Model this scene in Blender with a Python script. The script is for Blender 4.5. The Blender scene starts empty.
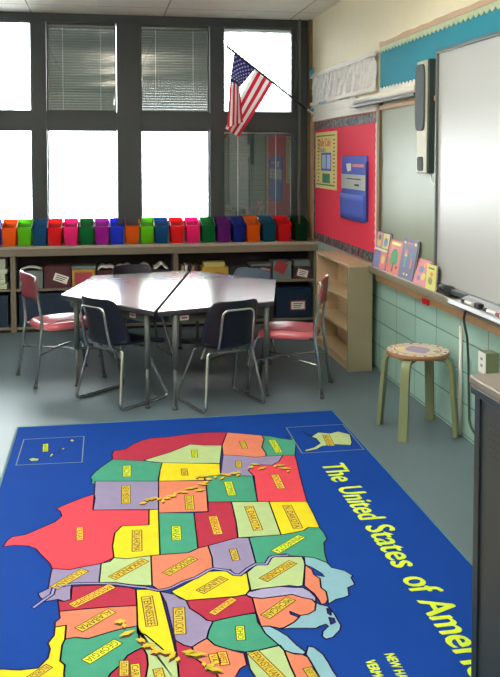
import bpy, bmesh, math, random
from mathutils import Vector, Matrix
random.seed(7)
SC = bpy.context.scene
COL = SC.collection
PI = math.pi

# ------------------------------------------------------------------ camera
cam_d = bpy.data.cameras.new('camera'); cam = bpy.data.objects.new('camera', cam_d); COL.objects.link(cam)
cam.location = (0, 0, 1.6)
cam.rotation_euler = (PI/2 - .050, 0, -.1735)
cam_d.sensor_fit = 'VERTICAL'; cam_d.sensor_height = 24.0
cam_d.lens = 838.0/677.0*24.0
cam_d.shift_y = -(338.5-198.5)/677.0
cam_d.clip_start = .05
SC.camera = cam

# ------------------------------------------------------------------ world, exposure, fill lights
W = bpy.data.worlds.new('sky'); SC.world = W; W.use_nodes = True
bg = W.node_tree.nodes['Background']
bg.inputs[0].default_value = (.93, .97, 1.0, 1); bg.inputs[1].default_value = 18.0
SC.view_settings.view_transform = 'Standard'; SC.view_settings.look = 'None'
SC.view_settings.gamma = 1.0; SC.view_settings.use_curve_mapping = False
SC.view_settings.exposure = 0.6
FILL_STRENGTH = 9.5

# ------------------------------------------------------------------ helpers
def lin(c):
    r = []
    for v in c:
        v /= 255.0
        r.append(v/12.92 if v <= .04045 else ((v+.055)/1.055)**2.4)
    return (*r, 1.0)

def mat(name, rgb, rough=.5, metal=0.0, var=.08, scale=6.0, bump=0.0, bscale=None, spec=.5, coat=0.0):
    m = bpy.data.materials.new(name); m.use_nodes = True
    nt = m.node_tree; b = nt.nodes['Principled BSDF']
    c = lin(rgb)
    tc = nt.nodes.new('ShaderNodeTexCoord')
    nz = nt.nodes.new('ShaderNodeTexNoise'); nz.inputs['Scale'].default_value = scale; nz.inputs['Detail'].default_value = 4
    nt.links.new(tc.outputs['Object'], nz.inputs['Vector'])
    mx = nt.nodes.new('ShaderNodeMix'); mx.data_type = 'RGBA'
    mx.inputs['A'].default_value = tuple(max(0, v*(1-var)) for v in c[:3])+(1,)
    mx.inputs['B'].default_value = tuple(min(1, v*(1+var)) for v in c[:3])+(1,)
    nt.links.new(nz.outputs['Fac'], mx.inputs['Factor'])
    nt.links.new(mx.outputs['Result'], b.inputs['Base Color'])
    b.inputs['Roughness'].default_value = rough; b.inputs['Metallic'].default_value = metal
    b.inputs['Specular IOR Level'].default_value = spec
    b.inputs['Coat Weight'].default_value = coat; b.inputs['Coat Roughness'].default_value = .16
    if bump:
        n2 = nt.nodes.new('ShaderNodeTexNoise'); n2.inputs['Scale'].default_value = bscale or scale*4
        nt.links.new(tc.outputs['Object'], n2.inputs['Vector'])
        bp = nt.nodes.new('ShaderNodeBump'); bp.inputs['Strength'].default_value = bump; bp.inputs['Distance'].default_value = .01
        nt.links.new(n2.outputs['Fac'], bp.inputs['Height']); nt.links.new(bp.outputs['Normal'], b.inputs['Normal'])
    return m

def emit_mat(name, rgb, s):
    m = bpy.data.materials.new(name); m.use_nodes = True
    b = m.node_tree.nodes['Principled BSDF']
    b.inputs['Base Color'].default_value = (0.8, .8, .8, 1)
    b.inputs['Emission Color'].default_value = lin(rgb); b.inputs['Emission Strength'].default_value = s
    return m

def glass_mat(name):
    m = bpy.data.materials.new(name); m.use_nodes = True; nt = m.node_tree
    for n in list(nt.nodes):
        if n.type == 'BSDF_PRINCIPLED': nt.nodes.remove(n)
    out = [n for n in nt.nodes if n.type == 'OUTPUT_MATERIAL'][0]
    t = nt.nodes.new('ShaderNodeBsdfTransparent'); t.inputs[0].default_value = (.93, .95, .94, 1)
    g = nt.nodes.new('ShaderNodeBsdfGlossy'); g.inputs['Roughness'].default_value = .02
    f = nt.nodes.new('ShaderNodeFresnel'); f.inputs[0].default_value = 1.95
    x = nt.nodes.new('ShaderNodeMixShader')
    nt.links.new(f.outputs[0], x.inputs[0]); nt.links.new(t.outputs[0], x.inputs[1]); nt.links.new(g.outputs[0], x.inputs[2])
    nt.links.new(x.outputs[0], out.inputs[0])
    return m

def brick_mat(name, base, mortar, bw, bh, msize, axes, rough=.35, off=(0, 0), offset=0.0, bump=.5, var=.05):
    m = bpy.data.materials.new(name); m.use_nodes = True; nt = m.node_tree; b = nt.nodes['Principled BSDF']
    tc = nt.nodes.new('ShaderNodeTexCoord'); sp = nt.nodes.new('ShaderNodeSeparateXYZ'); cb = nt.nodes.new('ShaderNodeCombineXYZ')
    nt.links.new(tc.outputs['Object'], sp.inputs[0])
    for k in (0, 1):
        a = nt.nodes.new('ShaderNodeMath'); a.operation = 'ADD'; a.inputs[1].default_value = off[k]
        nt.links.new(sp.outputs[axes[k]], a.inputs[0]); nt.links.new(a.outputs[0], cb.inputs[k])
    br = nt.nodes.new('ShaderNodeTexBrick'); br.offset = offset; br.squash = 1
    br.inputs['Scale'].default_value = 1; br.inputs['Brick Width'].default_value = bw; br.inputs['Row Height'].default_value = bh
    br.inputs['Mortar Size'].default_value = msize; br.inputs['Mortar Smooth'].default_value = .4
    c = lin(base)
    br.inputs['Color1'].default_value = tuple(v*(1-var) for v in c[:3])+(1,)
    br.inputs['Color2'].default_value = tuple(min(1, v*(1+var)) for v in c[:3])+(1,)
    br.inputs['Mortar'].default_value = lin(mortar)
    nt.links.new(cb.outputs[0], br.inputs['Vector']); nt.links.new(br.outputs['Color'], b.inputs['Base Color'])
    b.inputs['Roughness'].default_value = rough
    if bump:
        iv = nt.nodes.new('ShaderNodeMath'); iv.operation = 'SUBTRACT'; iv.inputs[0].default_value = 1
        nt.links.new(br.outputs['Fac'], iv.inputs[1])
        bp = nt.nodes.new('ShaderNodeBump'); bp.inputs['Strength'].default_value = bump; bp.inputs['Distance'].default_value = .006
        nt.links.new(iv.outputs[0], bp.inputs['Height']); nt.links.new(bp.outputs['Normal'], b.inputs['Normal'])
    return m

def confetti_mat(name, colors, scale, base=None, thr=None):
    m = bpy.data.materials.new(name); m.use_nodes = True; nt = m.node_tree; b = nt.nodes['Principled BSDF']
    tc = nt.nodes.new('ShaderNodeTexCoord'); v = nt.nodes.new('ShaderNodeTexVoronoi'); v.inputs['Scale'].default_value = scale
    nt.links.new(tc.outputs['Object'], v.inputs['Vector'])
    sp = nt.nodes.new('ShaderNodeSeparateXYZ'); nt.links.new(v.outputs['Color'], sp.inputs[0])
    r = nt.nodes.new('ShaderNodeValToRGB'); r.color_ramp.interpolation = 'CONSTANT'
    for k, c in enumerate(colors):
        e = r.color_ramp.elements[k] if k < 2 else r.color_ramp.elements.new(k/len(colors))
        e.position = k/len(colors); e.color = lin(c)
    nt.links.new(sp.outputs[0], r.inputs[0]); nt.links.new(r.outputs[0], b.inputs['Base Color'])
    b.inputs['Roughness'].default_value = .6
    return m

class MB:
    def __init__(s): s.bm = bmesh.new(); s.mats = []
    def mi(s, m):
        if m is None: return 0
        if m not in s.mats: s.mats.append(m)
        return s.mats.index(m)
    def face(s, pts, m=None, smooth=False):
        vs = [s.bm.verts.new(p) for p in pts]
        f = s.bm.faces.new(vs); f.material_index = s.mi(m); f.smooth = smooth; return f
    def box(s, x0, x1, y0, y1, z0, z1, m=None, M=None):
        P = [Vector((x, y, z)) for z in (z0, z1) for y in (y0, y1) for x in (x0, x1)]
        if M is not None: P = [M @ p for p in P]
        v = [s.bm.verts.new(p) for p in P]; k = s.mi(m)
        for a in ((0, 2, 3, 1), (4, 5, 7, 6), (0, 1, 5, 4), (2, 6, 7, 3), (0, 4, 6, 2), (1, 3, 7, 5)):
            f = s.bm.faces.new([v[i] for i in a]); f.material_index = k
        return s
    def prism(s, poly, z0, z1, m=None, M=None, mside=None):
        """poly in xy, extruded in z, M maps to place"""
        M = M or Matrix()
        a = [s.bm.verts.new(M @ Vector((p[0], p[1], z0))) for p in poly]
        b = [s.bm.verts.new(M @ Vector((p[0], p[1], z1))) for p in poly]
        k = s.mi(m); ks = s.mi(mside) if mside else k
        f = s.bm.faces.new(b); f.material_index = k
        f = s.bm.faces.new(a[::-1]); f.material_index = k
        n = len(poly)
        for i in range(n):
            j = (i+1) % n
            f = s.bm.faces.new([a[i], a[j], b[j], b[i]]); f.material_index = ks
        return s
    def tube(s, pts, r, m=None, seg=8, closed=False, r1=None):
        pts = [Vector(p) for p in pts]; n = len(pts); k = s.mi(m)
        rings = []; up = None
        for i in range(n):
            if closed: t = (pts[(i+1) % n]-pts[i-1]).normalized()
            else: t = (pts[min(i+1, n-1)]-pts[max(i-1, 0)]).normalized()
            if up is None:
                up = Vector((0, 0, 1)) if abs(t.z) < .9 else Vector((1, 0, 0))
            up = (up-t*up.dot(t)).normalized(); sd = t.cross(up)
            rr = r if r1 is None else r+(r1-r)*i/(n-1)
            rings.append([s.bm.verts.new(pts[i]+(up*math.cos(2*PI*q/seg)+sd*math.sin(2*PI*q/seg))*rr) for q in range(seg)])
        for i in range(n if closed else n-1):
            A = rings[i]; B = rings[(i+1) % n]
            for q in range(seg):
                f = s.bm.faces.new([A[q], A[(q+1) % seg], B[(q+1) % seg], B[q]]); f.smooth = True; f.material_index = k
        if not closed:
            f = s.bm.faces.new(rings[0][::-1]); f.material_index = k
            f = s.bm.faces.new(rings[-1]); f.material_index = k
        return s
    def grid(s, fn, nu, nv, m=None, mfn=None, cu=False, smooth=True):
        V = [[s.bm.verts.new(fn(i/nu, j/nv)) for j in range(nv+1)] for i in range(nu if cu else nu+1)]
        k = s.mi(m)
        for i in range(nu):
            for j in range(nv):
                i2 = (i+1) % nu if cu else i+1
                f = s.bm.faces.new([V[i][j], V[i2][j], V[i2][j+1], V[i][j+1]])
                f.material_index = s.mi(mfn((i+.5)/nu, (j+.5)/nv)) if mfn else k; f.smooth = smooth
        return s
    def lathe(s, prof, c=(0, 0, 0), m=None, seg=24, smooth=True):
        c = Vector(c); k = s.mi(m)
        R = [[s.bm.verts.new(c+Vector((r*math.cos(2*PI*q/seg), r*math.sin(2*PI*q/seg), z))) for q in range(seg)] for r, z in prof]
        for a, b in zip(R, R[1:]):
            for q in range(seg):
                f = s.bm.faces.new([a[q], a[(q+1) % seg], b[(q+1) % seg], b[q]]); f.smooth = smooth; f.material_index = k
        f = s.bm.faces.new(R[0][::-1]); f.material_index = k
        f = s.bm.faces.new(R[-1]); f.material_index = k
        return s
    def text(s, txt, size, m, M):
        cu = bpy.data.curves.new('t', 'FONT'); cu.body = txt; cu.size = size; cu.resolution_u = 3
        o = bpy.data.objects.new('t', cu)
        me = bpy.data.meshes.new_from_object(o)
        w = max(v.co.x for v in me.vertices); k = s.mi(m)
        vs = [s.bm.verts.new(M(v.co)) for v in me.vertices]
        for p in me.polygons:
            try:
                f = s.bm.faces.new([vs[i] for i in p.vertices]); f.material_index = k
            except ValueError: pass
        bpy.data.objects.remove(o); bpy.data.curves.remove(cu); bpy.data.meshes.remove(me)
        return w
    def build(s, name, mats=None, parent=None, bevel=0, solid=0, subsurf=0, fix=True):
        if fix: bmesh.ops.recalc_face_normals(s.bm, faces=s.bm.faces)
        me = bpy.data.meshes.new(name); s.bm.to_mesh(me); s.bm.free()
        for m in (s.mats or ([mats] if mats else [])): me.materials.append(m)
        o = bpy.data.objects.new(name, me); COL.objects.link(o)
        if parent: o.parent = parent
        if solid:
            q = o.modifiers.new('solid', 'SOLIDIFY'); q.thickness = solid; q.offset = 0
        if subsurf:
            q = o.modifiers.new('sub', 'SUBSURF'); q.levels = subsurf; q.render_levels = subsurf
        if bevel:
            q = o.modifiers.new('bevel', 'BEVEL'); q.width = bevel; q.segments = 2; q.limit_method = 'ANGLE'; q.angle_limit = .7
        return o

def rounded(pts, rad, n=5, closed=False):
    pts = [Vector(p) for p in pts]; out = []; N = len(pts)
    for i, p in enumerate(pts):
        if not closed and i in (0, N-1): out.append(p); continue
        a = pts[i-1]-p; b = pts[(i+1) % N]-p
        r = min(rad, a.length*.48, b.length*.48); A = p+a.normalized()*r; B = p+b.normalized()*r
        for k in range(n+1):
            t = k/n; out.append(A*(1-t)**2+p*2*t*(1-t)+B*t*t)
    return out

def thing(name, label, cat, loc=(0, 0, 0), rotz=0, group=None):
    o = bpy.data.objects.new(name, None); COL.objects.link(o); o.location = loc; o.rotation_euler = (0, 0, rotz)
    o.empty_display_size = .05
    return tag(o, label, cat, group)
def tag(o, label, cat, group=None):
    o['label'] = label; o['category'] = cat
    if group: o['group'] = group
    return o
def struct(o, label=None):
    o['kind'] = 'structure'
    if label: o['label'] = label
    return o
def dup(root, loc, rotz, label, group=None):
    r = root.copy(); COL.objects.link(r); r.location = loc; r.rotation_euler = (0, 0, rotz); r['label'] = label
    if group: r['group'] = group
    for ch in list(root.children):
        c = ch.copy(); COL.objects.link(c); c.parent = r
        for g in list(ch.children):
            d = g.copy(); COL.objects.link(d); d.parent = c
    return r
def bx(x0, x1, y0, y1, z0, z1): return MB().box(x0, x1, y0, y1, z0, z1)
def superell(t, a, b, n=4):
    c, s_ = math.cos(t), math.sin(t)
    return (a*abs(c)**(2/n)*(1 if c > 0 else -1), b*abs(s_)**(2/n)*(1 if s_ > 0 else -1))

# ------------------------------------------------------------------ materials
M = {}
M['frame'] = mat('window_frame_grey', (60, 67, 70), .45, var=.1)
M['frame_l'] = mat('window_frame_light', (104, 106, 104), .4)
M['glass'] = glass_mat('window_glass')
M['slat'] = mat('blind_slat', (92, 100, 97), .8, spec=.1)
M['slat_d'] = mat('blind_slat_dark', (58, 66, 62), .8, spec=.1)
M['slat_w'] = mat('blind_slat_white', (228, 230, 228), .5)
M['white'] = mat('white_paint', (235, 235, 230), .5)
M['plaster'] = mat('cream_plaster', (242, 234, 204), .6, var=.04, bump=.1, bscale=60)
M['plaster_w'] = mat('room_plaster', (214, 208, 190), .6, var=.04)
M['mint'] = brick_mat('mint_block', (164, 204, 194), (112, 146, 140), .355, .178, .006, (1, 2), rough=.3, off=(-.24, -.014), offset=0, bump=.6)
M['ceil'] = brick_mat('ceiling_tile', (244, 241, 230), (176, 172, 158), 1.22, .61, .008, (0, 1), rough=.8, off=(.64, .31), bump=.3, var=.02)
M['wood'] = mat('tan_wood', (188, 150, 108), .45, var=.15, scale=12)
M['wood_d'] = mat('dark_oak_trim', (120, 96, 66), .5, var=.15)
M['ledge'] = mat('chalk_ledge_metal', (150, 142, 120), .35, metal=.3)
M['chrome'] = mat('chrome', (186, 190, 190), .22, metal=.95, var=.03)
M['steel_d'] = mat('worn_steel', (120, 126, 126), .35, metal=.7)
M['navy'] = mat('navy_plastic', (16, 22, 40), .42, var=.15, scale=20, bump=.08, bscale=200)
M['navy_b'] = mat('slate_blue_plastic', (58, 76, 98), .38, var=.1)
M['redp'] = mat('red_plastic', (194, 96, 108), .16, var=.06)
M['redd'] = mat('brick_red_plastic', (160, 60, 66), .35, var=.06)
M['cap'] = mat('grey_rubber', (70, 74, 74), .7)
M['lam'] = mat('grey_laminate', (176, 164, 174), .19, var=.05, scale=3, coat=.6)
M['lam_e'] = mat('dark_edge_band', (58, 58, 64), .45)
M['tleg'] = mat('table_leg_grey', (94, 102, 100), .45, metal=.2)
M['tleg_l'] = mat('table_leg_inner', (92, 98, 98), .45, metal=.2)
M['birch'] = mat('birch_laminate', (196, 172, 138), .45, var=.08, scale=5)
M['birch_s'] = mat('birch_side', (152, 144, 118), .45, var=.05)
M['shelfm'] = mat('taupe_laminate', (130, 120, 104), .5, var=.08)
M['ctop'] = mat('counter_laminate', (176, 166, 150), .3, var=.05)
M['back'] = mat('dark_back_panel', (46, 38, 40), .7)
M['stoolleg'] = mat('olive_green_paint', (132, 142, 106), .45, var=.08)
M['ply'] = mat('plywood_edge', (156, 112, 74), .5, var=.2, scale=30)
M['cream'] = mat('cream_paint', (222, 208, 184), .45, var=.1, scale=30)
M['lavp'] = mat('lavender_paint', (168, 152, 180), .5)
M['mar'] = mat('maroon_paint', (150, 78, 96), .5)
M['board'] = mat('whiteboard_enamel', (184, 187, 188), .35, var=.01)
M['bframe'] = mat('board_frame_grey', (104, 110, 110), .4, metal=.3)
M['greenb'] = mat('sage_chalkboard', (134, 144, 122), .4, var=.05, scale=2)
M['spkd'] = mat('speaker_dark', (62, 76, 74), .4)
M['spkl'] = mat('speaker_light', (190, 190, 170), .45)
M['grille'] = mat('speaker_grille', (78, 88, 92), .7, bump=.3, bscale=400)
M['teal'] = mat('teal_paper', (8, 136, 160), .7, var=.03)
M['redpaper'] = mat('red_paper', (238, 48, 82), .7, var=.03)
M['crepe'] = mat('crumpled_white_paper', (240, 240, 240), .6, var=.12, scale=14, bump=.5, bscale=30)
M['scal'] = mat('pale_green_border', (190, 206, 170), .6, var=.2, scale=20)
M['whitep'] = mat('white_paper', (238, 236, 230), .6, var=.03)
M['ltpaper'] = mat('tan_border_paper', (200, 170, 140), .6)
M['cyan'] = mat('cyan_tape', (60, 180, 210), .4)
M['conf'] = confetti_mat('printed_border', [(60, 70, 84), (100, 96, 110), (150, 70, 80), (70, 110, 110), (40, 44, 60), (130, 130, 120)], 34)
M['yposter'] = mat('yellow_poster', (240, 224, 148), .5, var=.06, scale=40)
M['green'] = mat('poster_green', (40, 140, 100), .5)
M['oran'] = mat('poster_orange', (232, 92, 50), .5)
M['blu'] = mat('chart_blue', (66, 96, 210), .45, var=.08)
M['blu_d'] = mat('chart_blue_dark', (36, 48, 130), .5)
M['ltb'] = mat('pale_blue', (186, 208, 236), .5)
M['pinkl'] = mat('pink_print', (238, 150, 170), .5)
M['black'] = mat('black_plastic', (20, 22, 26), .45)
M['ink'] = mat('dark_ink', (50, 52, 60), .6)
M['tray'] = mat('pen_tray_grey', (164, 168, 178), .35)
M['cabd'] = mat('cabinet_slate', (30, 46, 54), .4, var=.1)
M['cabp'] = mat('cabinet_panel', (50, 58, 60), .5, var=.1, scale=3)
M['cabt'] = mat('cabinet_top_taupe', (122, 113, 104), .4, var=.06)
M['maroonb'] = mat('maroon_box', (88, 38, 48), .5)
M['clearb'] = mat('frosted_plastic', (120, 132, 132), .3, var=.1)
M['bluebin'] = mat('blue_tub', (24, 46, 72), .4)
M['floor'] = mat('grey_vinyl_floor', (96, 114, 123), .42, var=.07, scale=1.3, bump=.04, bscale=30)

RC = {'red': (224, 76, 92), 'drd': (178, 54, 78), 'yel': (228, 212, 44), 'tea': (72, 156, 130), 'lgr': (178, 202, 146), 'ora': (222, 132, 106),
      'lav': (148, 140, 178), 'lak': (138, 184, 200), 'lvb': (166, 164, 204), 'nav': (24, 48, 120)}
RM = {k: mat('rug_'+k, v, .95, var=.1, scale=18, bump=.25, bscale=260, spec=.1) for k, v in RC.items()}
M['rugb'] = mat('rug_blue', (22, 68, 156), .95, var=.1, scale=3, bump=.25, bscale=260, spec=.1)
M['rugline'] = mat('rug_inset_line', (120, 140, 140), .95)
M['rugedge'] = mat('rug_binding', (92, 128, 132), .9)
M['rugink'] = mat('rug_outline', (40, 24, 66), .95, spec=.1)
M['rugtxt'] = mat('rug_lime_text', (206, 232, 60), .95, spec=.1)
M['rugbox'] = mat('rug_gold', (214, 190, 66), .95, spec=.1)
M['rugbrown'] = mat('rug_brown', (96, 72, 40), .95, spec=.1)
M['rugorange'] = mat('rug_amber', (244, 190, 70), .95, spec=.1)
M['river'] = mat('rug_river', (150, 150, 206), .95, spec=.1)

XW, YW, ZC = 2.02, 8.05, 2.93
XL, YF = -4.6, -1.6

# ------------------------------------------------------------------ room shell
struct(MB().box(XL-.1, XW+.1, YF-.1, YW+.3, -.1, 0).build('floor', M['floor']))
struct(MB().box(XL-.1, XW+.1, YF-.1, YW+.3, ZC, ZC+.1).build('ceiling', M['ceil']))
w = MB(); w.box(XW, XW+.15, YF-.1, YW+.3, 0, .80, M['mint']); w.box(XW, XW+.15, YF-.1, YW+.3, .80, ZC, M['plaster'])
struct(w.build('wall_right'))
struct(MB().box(XL-.15, XL, YF-.1, YW+.3, 0, ZC).build('wall_left', M['plaster_w']))
struct(MB().box(XL, XW, YF-.1, YF, 0, ZC).build('wall_front', M['plaster_w']))
w = MB(); w.box(XL, XW, YW, YW+.2, 0, .955, M['plaster_w']); w.box(XL, XW, YW-.01, YW+.2, 2.85, ZC, M['frame'])
w.box(1.84, XW, YW, YW+.2, .955, 2.85, M['frame'])
struct(w.build('wall_back'))
# pillars and transom of the window wall
cols = [(-.645, -.51), (.13, .355), (1.015, 1.147), (-1.62, -1.385), (-2.52, -2.385), (-3.395, -3.26), (-4.30, -4.135)]
for i, (a, b) in enumerate(cols):
    d = .06 if b-a > .2 else .025
    struct(MB().box(a+.004, b-.004, YW-d, YW+.18, .955, 2.85).build('trim_%d' % (i+1), M['frame'], bevel=.004))
struct(MB().box(XL, 1.84, YW-.015, YW+.17, 1.853, 2.02).build('trim_8', M['frame']))
struct(MB().box(XL, 1.84, YW-.03, YW+.2, .93, .972).build('trim_9', M['frame']))
struct(MB().box(1.885, 1.905, YW-.05, YW, .80, 2.93).build('trim_10', M['frame_l']))
struct(MB().box(1.985, 2.019, YW-.06, YW, .80, 2.93).build('trim_11', M['wood_d']))
panes = [(-1.385, -.645), (-.51, .13), (.355, 1.015), (1.147, 1.84), (-2.385, -1.62), (-3.26, -2.52), (-4.135, -3.395)]
n = 0
for a, b in panes:
    for z0, z1 in ((.972, 1.853), (2.02, 2.85)):
        n += 1
        w = MB(); t = .014
        for q in ((a, a+t, z0, z1), (b-t, b, z0, z1), (a+t, b-t, z0, z0+t), (a+t, b-t, z1-t, z1)):
            w.box(q[0], q[1], YW+.01, YW+.07, q[2], q[3])
        f = struct(w.build('window_%d' % n, M['frame']))
        MB().box(a+t, b-t, YW+.028, YW+.032, z0+t, z1-t).build('pane', M['glass'], f)

# blinds sit between the panes
def blind(a, b, z0, z1, tilt, sm, label, fade=None):
    r = thing('window_blind', label, 'blind', ((a+b)/2, YW+.095, z0), 0)
    H = z1-z0; hw = (b-a)/2-.0015
    MB().box(-hw, hw, -.016, .016, H-.03, H-.004).build('head_rail', M['white'], r)
    MB().box(-hw, hw, -.012, .012, .004, .016).build('bottom_rail', M['white'], r)
    s = MB(); N = int((H-.05)/.0240)
    for i in range(N):
        z = .025+i*(H-.06)/(N-1)
        t = fade(i/(N-1)) if fade else tilt
        t = math.radians(t)
        Mx = Matrix.Translation((0, 0, z)) @ Matrix.Rotation(t, 4, 'X')
        q = [(-.0135, -.0018), (-.005, .0006), (.005, .0006), (.0135, -.0018)]
        for (ya, za), (yb, zb) in zip(q, q[1:]):
            s.face([Mx @ Vector((-hw, ya, za)), Mx @ Vector((hw, ya, za)), Mx @ Vector((hw, yb, zb)), Mx @ Vector((-hw, yb, zb))])
    s.build('slats', sm, r)
    for x in (-hw*.55, hw*.55):
        MB().tube([(x, -.015, .01), (x, -.015, H-.03)], .0018, seg=5).build('cord', M['white'], r)
    return r
nt = M['slat_w'].node_tree; b_ = nt.nodes['Principled BSDF']; out = [n_ for n_ in nt.nodes if n_.type == 'OUTPUT_MATERIAL'][0]
tl = nt.nodes.new('ShaderNodeBsdfTranslucent'); tl.inputs[0].default_value = (.85, .86, .85, 1); mxs = nt.nodes.new('ShaderNodeMixShader'); mxs.inputs[0].default_value = .05
nt.links.new(b_.outputs[0], mxs.inputs[1]); nt.links.new(tl.outputs[0], mxs.inputs[2]); nt.links.new(mxs.outputs[0], out.inputs[0])
blind(-.51, .13, 2.02, 2.85, 73.5, M['slat'], 'closed grey blind in the upper window left of the wide pillar')
blind(.355, 1.015, 2.02, 2.85, 60, M['slat'], 'half-closed grey blind in the upper window right of the wide pillar', fade=lambda f: 67.5+7*min(1, f*1.5))
blind(1.147, 1.84, 2.02, 2.85, 3, M['slat_w'], 'open white blind glowing in daylight behind the flag', fade=lambda f: 50)
blind(1.147, 1.84, .972, 1.853, 69, M['slat_d'], 'closed dark blind in the lower window below the flag')

# unseen hanging fill lights, added to brighten the room and the ceiling
M['fill_glow'] = emit_mat('fill_light_glow', (255, 248, 236), FILL_STRENGTH)
def add_fill_light(x, y, lab):
    r = thing('fill_light', lab, 'fill light', (x, y, ZC), 0, 'fill lights')
    MB().box(-.16, .16, -.62, .62, -.30, -.285).build('housing', M['white'], r)
    MB().box(-.15, .15, -.60, .60, -.345, -.3005).build('fill_downlight', M['fill_glow'], r, bevel=.01)
    MB().box(-.14, .14, -.58, .58, -.2845, -.26).build('fill_uplight', M['fill_glow'], r)
    for yy in (-.45, .45): MB().box(-.008, .008, yy-.008, yy+.008, -.26, -.001).build('hanger', M['white'], r)
    return r
t0 = add_fill_light(.36, 4.55, 'fill light added out of view under the ceiling')
for x, y in ((.36, 2.9), (.36, .5), (-2.3, 4.55), (-2.3, 2.9), (-2.3, .5)):
    dup(t0, (x, y, ZC), 0, 'fill light added out of view under the ceiling')

# ------------------------------------------------------------------ right wall: boards, trims, ledge
def WM(x):   # maps (Y, Z, depth) prism coordinates onto the right wall; depth grows into the room
    return Matrix(((0, 0, -1, x), (1, 0, 0, 0), (0, 1, 0, 0), (0, 0, 0, 1)))
def wallprism(mb, poly, x, th, m): mb.prism(poly, 0, th, m, WM(x)); return mb
def rect(y0, y1, z0, z1): return [(y0, z0), (y1, z0), (y1, z1), (y0, z1)]
def scallop(y0, y1, z, amp, step, zb, up=1):
    pts = [(y0, zb), (y1, zb)]; nn = int((y1-y0)/step); o = []
    for i in range(nn):
        a = y0+(y1-y0)*i/nn; st = (y1-y0)/nn
        for k in range(4): o.append((a+st*k/4, z+up*amp*math.sin(PI*k/4)))
    o.append((y1, z)); return pts+o[::-1]

r = thing('bulletin_board', 'red paper bulletin board with printed border beside the windows', 'bulletin board', (XW, 6.94, .8))
def child_at(o, p): o.parent = p; o.matrix_parent_inverse = Matrix.Translation(p.location).inverted(); return o
child_at(wallprism(MB(), rect(5.975, 7.87, .80, 1.93), XW-.001, .012, M['redpaper']).build('backing_paper'), r)
b = MB(); wallprism(b, scallop(5.98, 7.86, 1.862, -.01, .05, 1.925), XW-.0135, .003, M['conf'])
wallprism(b, scallop(5.98, 7.86, .868, .01, .05, .805), XW-.0135, .003, M['conf'])
wallprism(b, [(7.80, .87), (7.86, .87), (7.86, 1.86)]+[(7.81+.008*(k % 2), 1.86-k*.04) for k in range(25)], XW-.0135, .003, M['conf'])
child_at(b.build('printed_border'), r)
b = MB()
wallprism(b, [(5.98, .87), (5.98, 1.86)]+[(6.0+.014*(k % 2), 1.86-k*.033) for k in range(30)], XW-.0135, .003, M['whitep'])
child_at(b.build('scalloped_edge'), r)

struct(wallprism(MB(), rect(5.88, 5.928, .80, 1.99), XW-.001, .03, M['wood_d']).build('trim_12', bevel=.003))
struct(wallprism(MB(), rect(5.928, 5.974, .80, 1.99), XW-.001, .022, M['birch']).build('trim_13', bevel=.003))
struct(wallprism(MB(), rect(7.87, 7.97, .80, 2.0), XW-.001, .025, M['wood']).build('trim_14', bevel=.003))
struct(wallprism(MB(), rect(5.975, 7.87, 1.935, 2.0), XW-.001, .03, M['whitep']).build('trim_15', bevel=.003))

g = thing('chalkboard', 'sage green chalkboard behind the speaker bar', 'chalkboard', (XW, 3.6, .8))
child_at(wallprism(MB(), rect(1.2, 5.88, .80, 1.94), XW-.001, .012, M['greenb']).build('writing_surface'), g)
child_at(wallprism(MB(), rect(1.2, 5.88, 1.94, 1.97), XW-.001, .03, M['wood']).build('top_trim'), g)

# map rail with rolled paper
g = thing('map_rail', 'cream map rail holding a long white rolled sheet above the chalkboard', 'map rail', (XW, 5.9, 1.97))
child_at(wallprism(MB(), rect(5.06, 6.49, 2.001, 2.06), XW-.001, .03, M['birch']).build('rail'), g)
mb = MB(); mb.tube([(XW-.06, 5.06, 2.03), (XW-.06, 6.38, 2.03)], .024, M['whitep'], seg=12)
child_at(mb.build('rolled_sheet'), g)
mb = MB(); mb.box(XW-.085, XW-.03, 5.06, 6.45, 1.985, 2.004, M['bframe'])
child_at(mb.build('metal_channel'), g)

# teal display strip
g = thing('display_board', 'long teal paper display strip with scalloped edges above the whiteboard', 'display board', (XW, 4, 2.06))
child_at(wallprism(MB(), rect(1.2, 5.93, 2.075, 2.40), XW-.001, .010, M['teal']).build('teal_paper'), g)
mb = MB(); wallprism(mb, scallop(1.2, 5.93, 2.378, -.024, .065, 2.43), XW-.0115, .004, M['scal']); child_at(mb.build('top_scallop_border'), g)
mb = MB()
random.seed(3)
top = [(1.2+i*.11825, 2.425+.014*random.random()) for i in range(41)]
wallprism(mb, [(1.2, 2.40), (5.93, 2.40)]+top[::-1], XW-.016, .004, M['ltpaper']); child_at(mb.build('torn_paper_edge'), g)
mb = MB(); wallprism(mb, scallop(1.2, 5.93, 2.082, .024, .065, 2.055), XW-.0115, .004, M['whitep']); child_at(mb.build('bottom_scallop_border'), g)

# crumpled white banner
def crep(u, v):
    y = 5.975+1.965*u; z = 2.085+.30*v
    d = .016+.012*math.sin(u*46+2*math.sin(v*3))*(.4+.6*(u < .6))+.007*math.sin(u*110+v*9)+.004*math.sin(v*25+u*30)
    return (XW-max(.003, d), y, z+.004*math.sin(u*60))
g = thing('paper_banner', 'crumpled white paper banner taped above the red board', 'paper banner', (XW, 7, 2.08))
child_at(MB().grid(crep, 120, 10, M['crepe']).build('crumpled_sheet'), g)
mb = MB(); wallprism(mb, scallop(5.965, 7.95, 2.375, .01, .06, 2.35), XW-.032, .003, M['whitep'])
wallprism(mb, scallop(5.965, 7.95, 2.095, -.012, .06, 2.12), XW-.032, .003, M['whitep'])
child_at(mb.build('white_border'), g)
mb = MB(); wallprism(mb, [(7.80, 2.40), (7.97, 2.36), (7.97, 2.42), (7.80, 2.45)], XW-.036, .003, M['cyan'])
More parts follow.
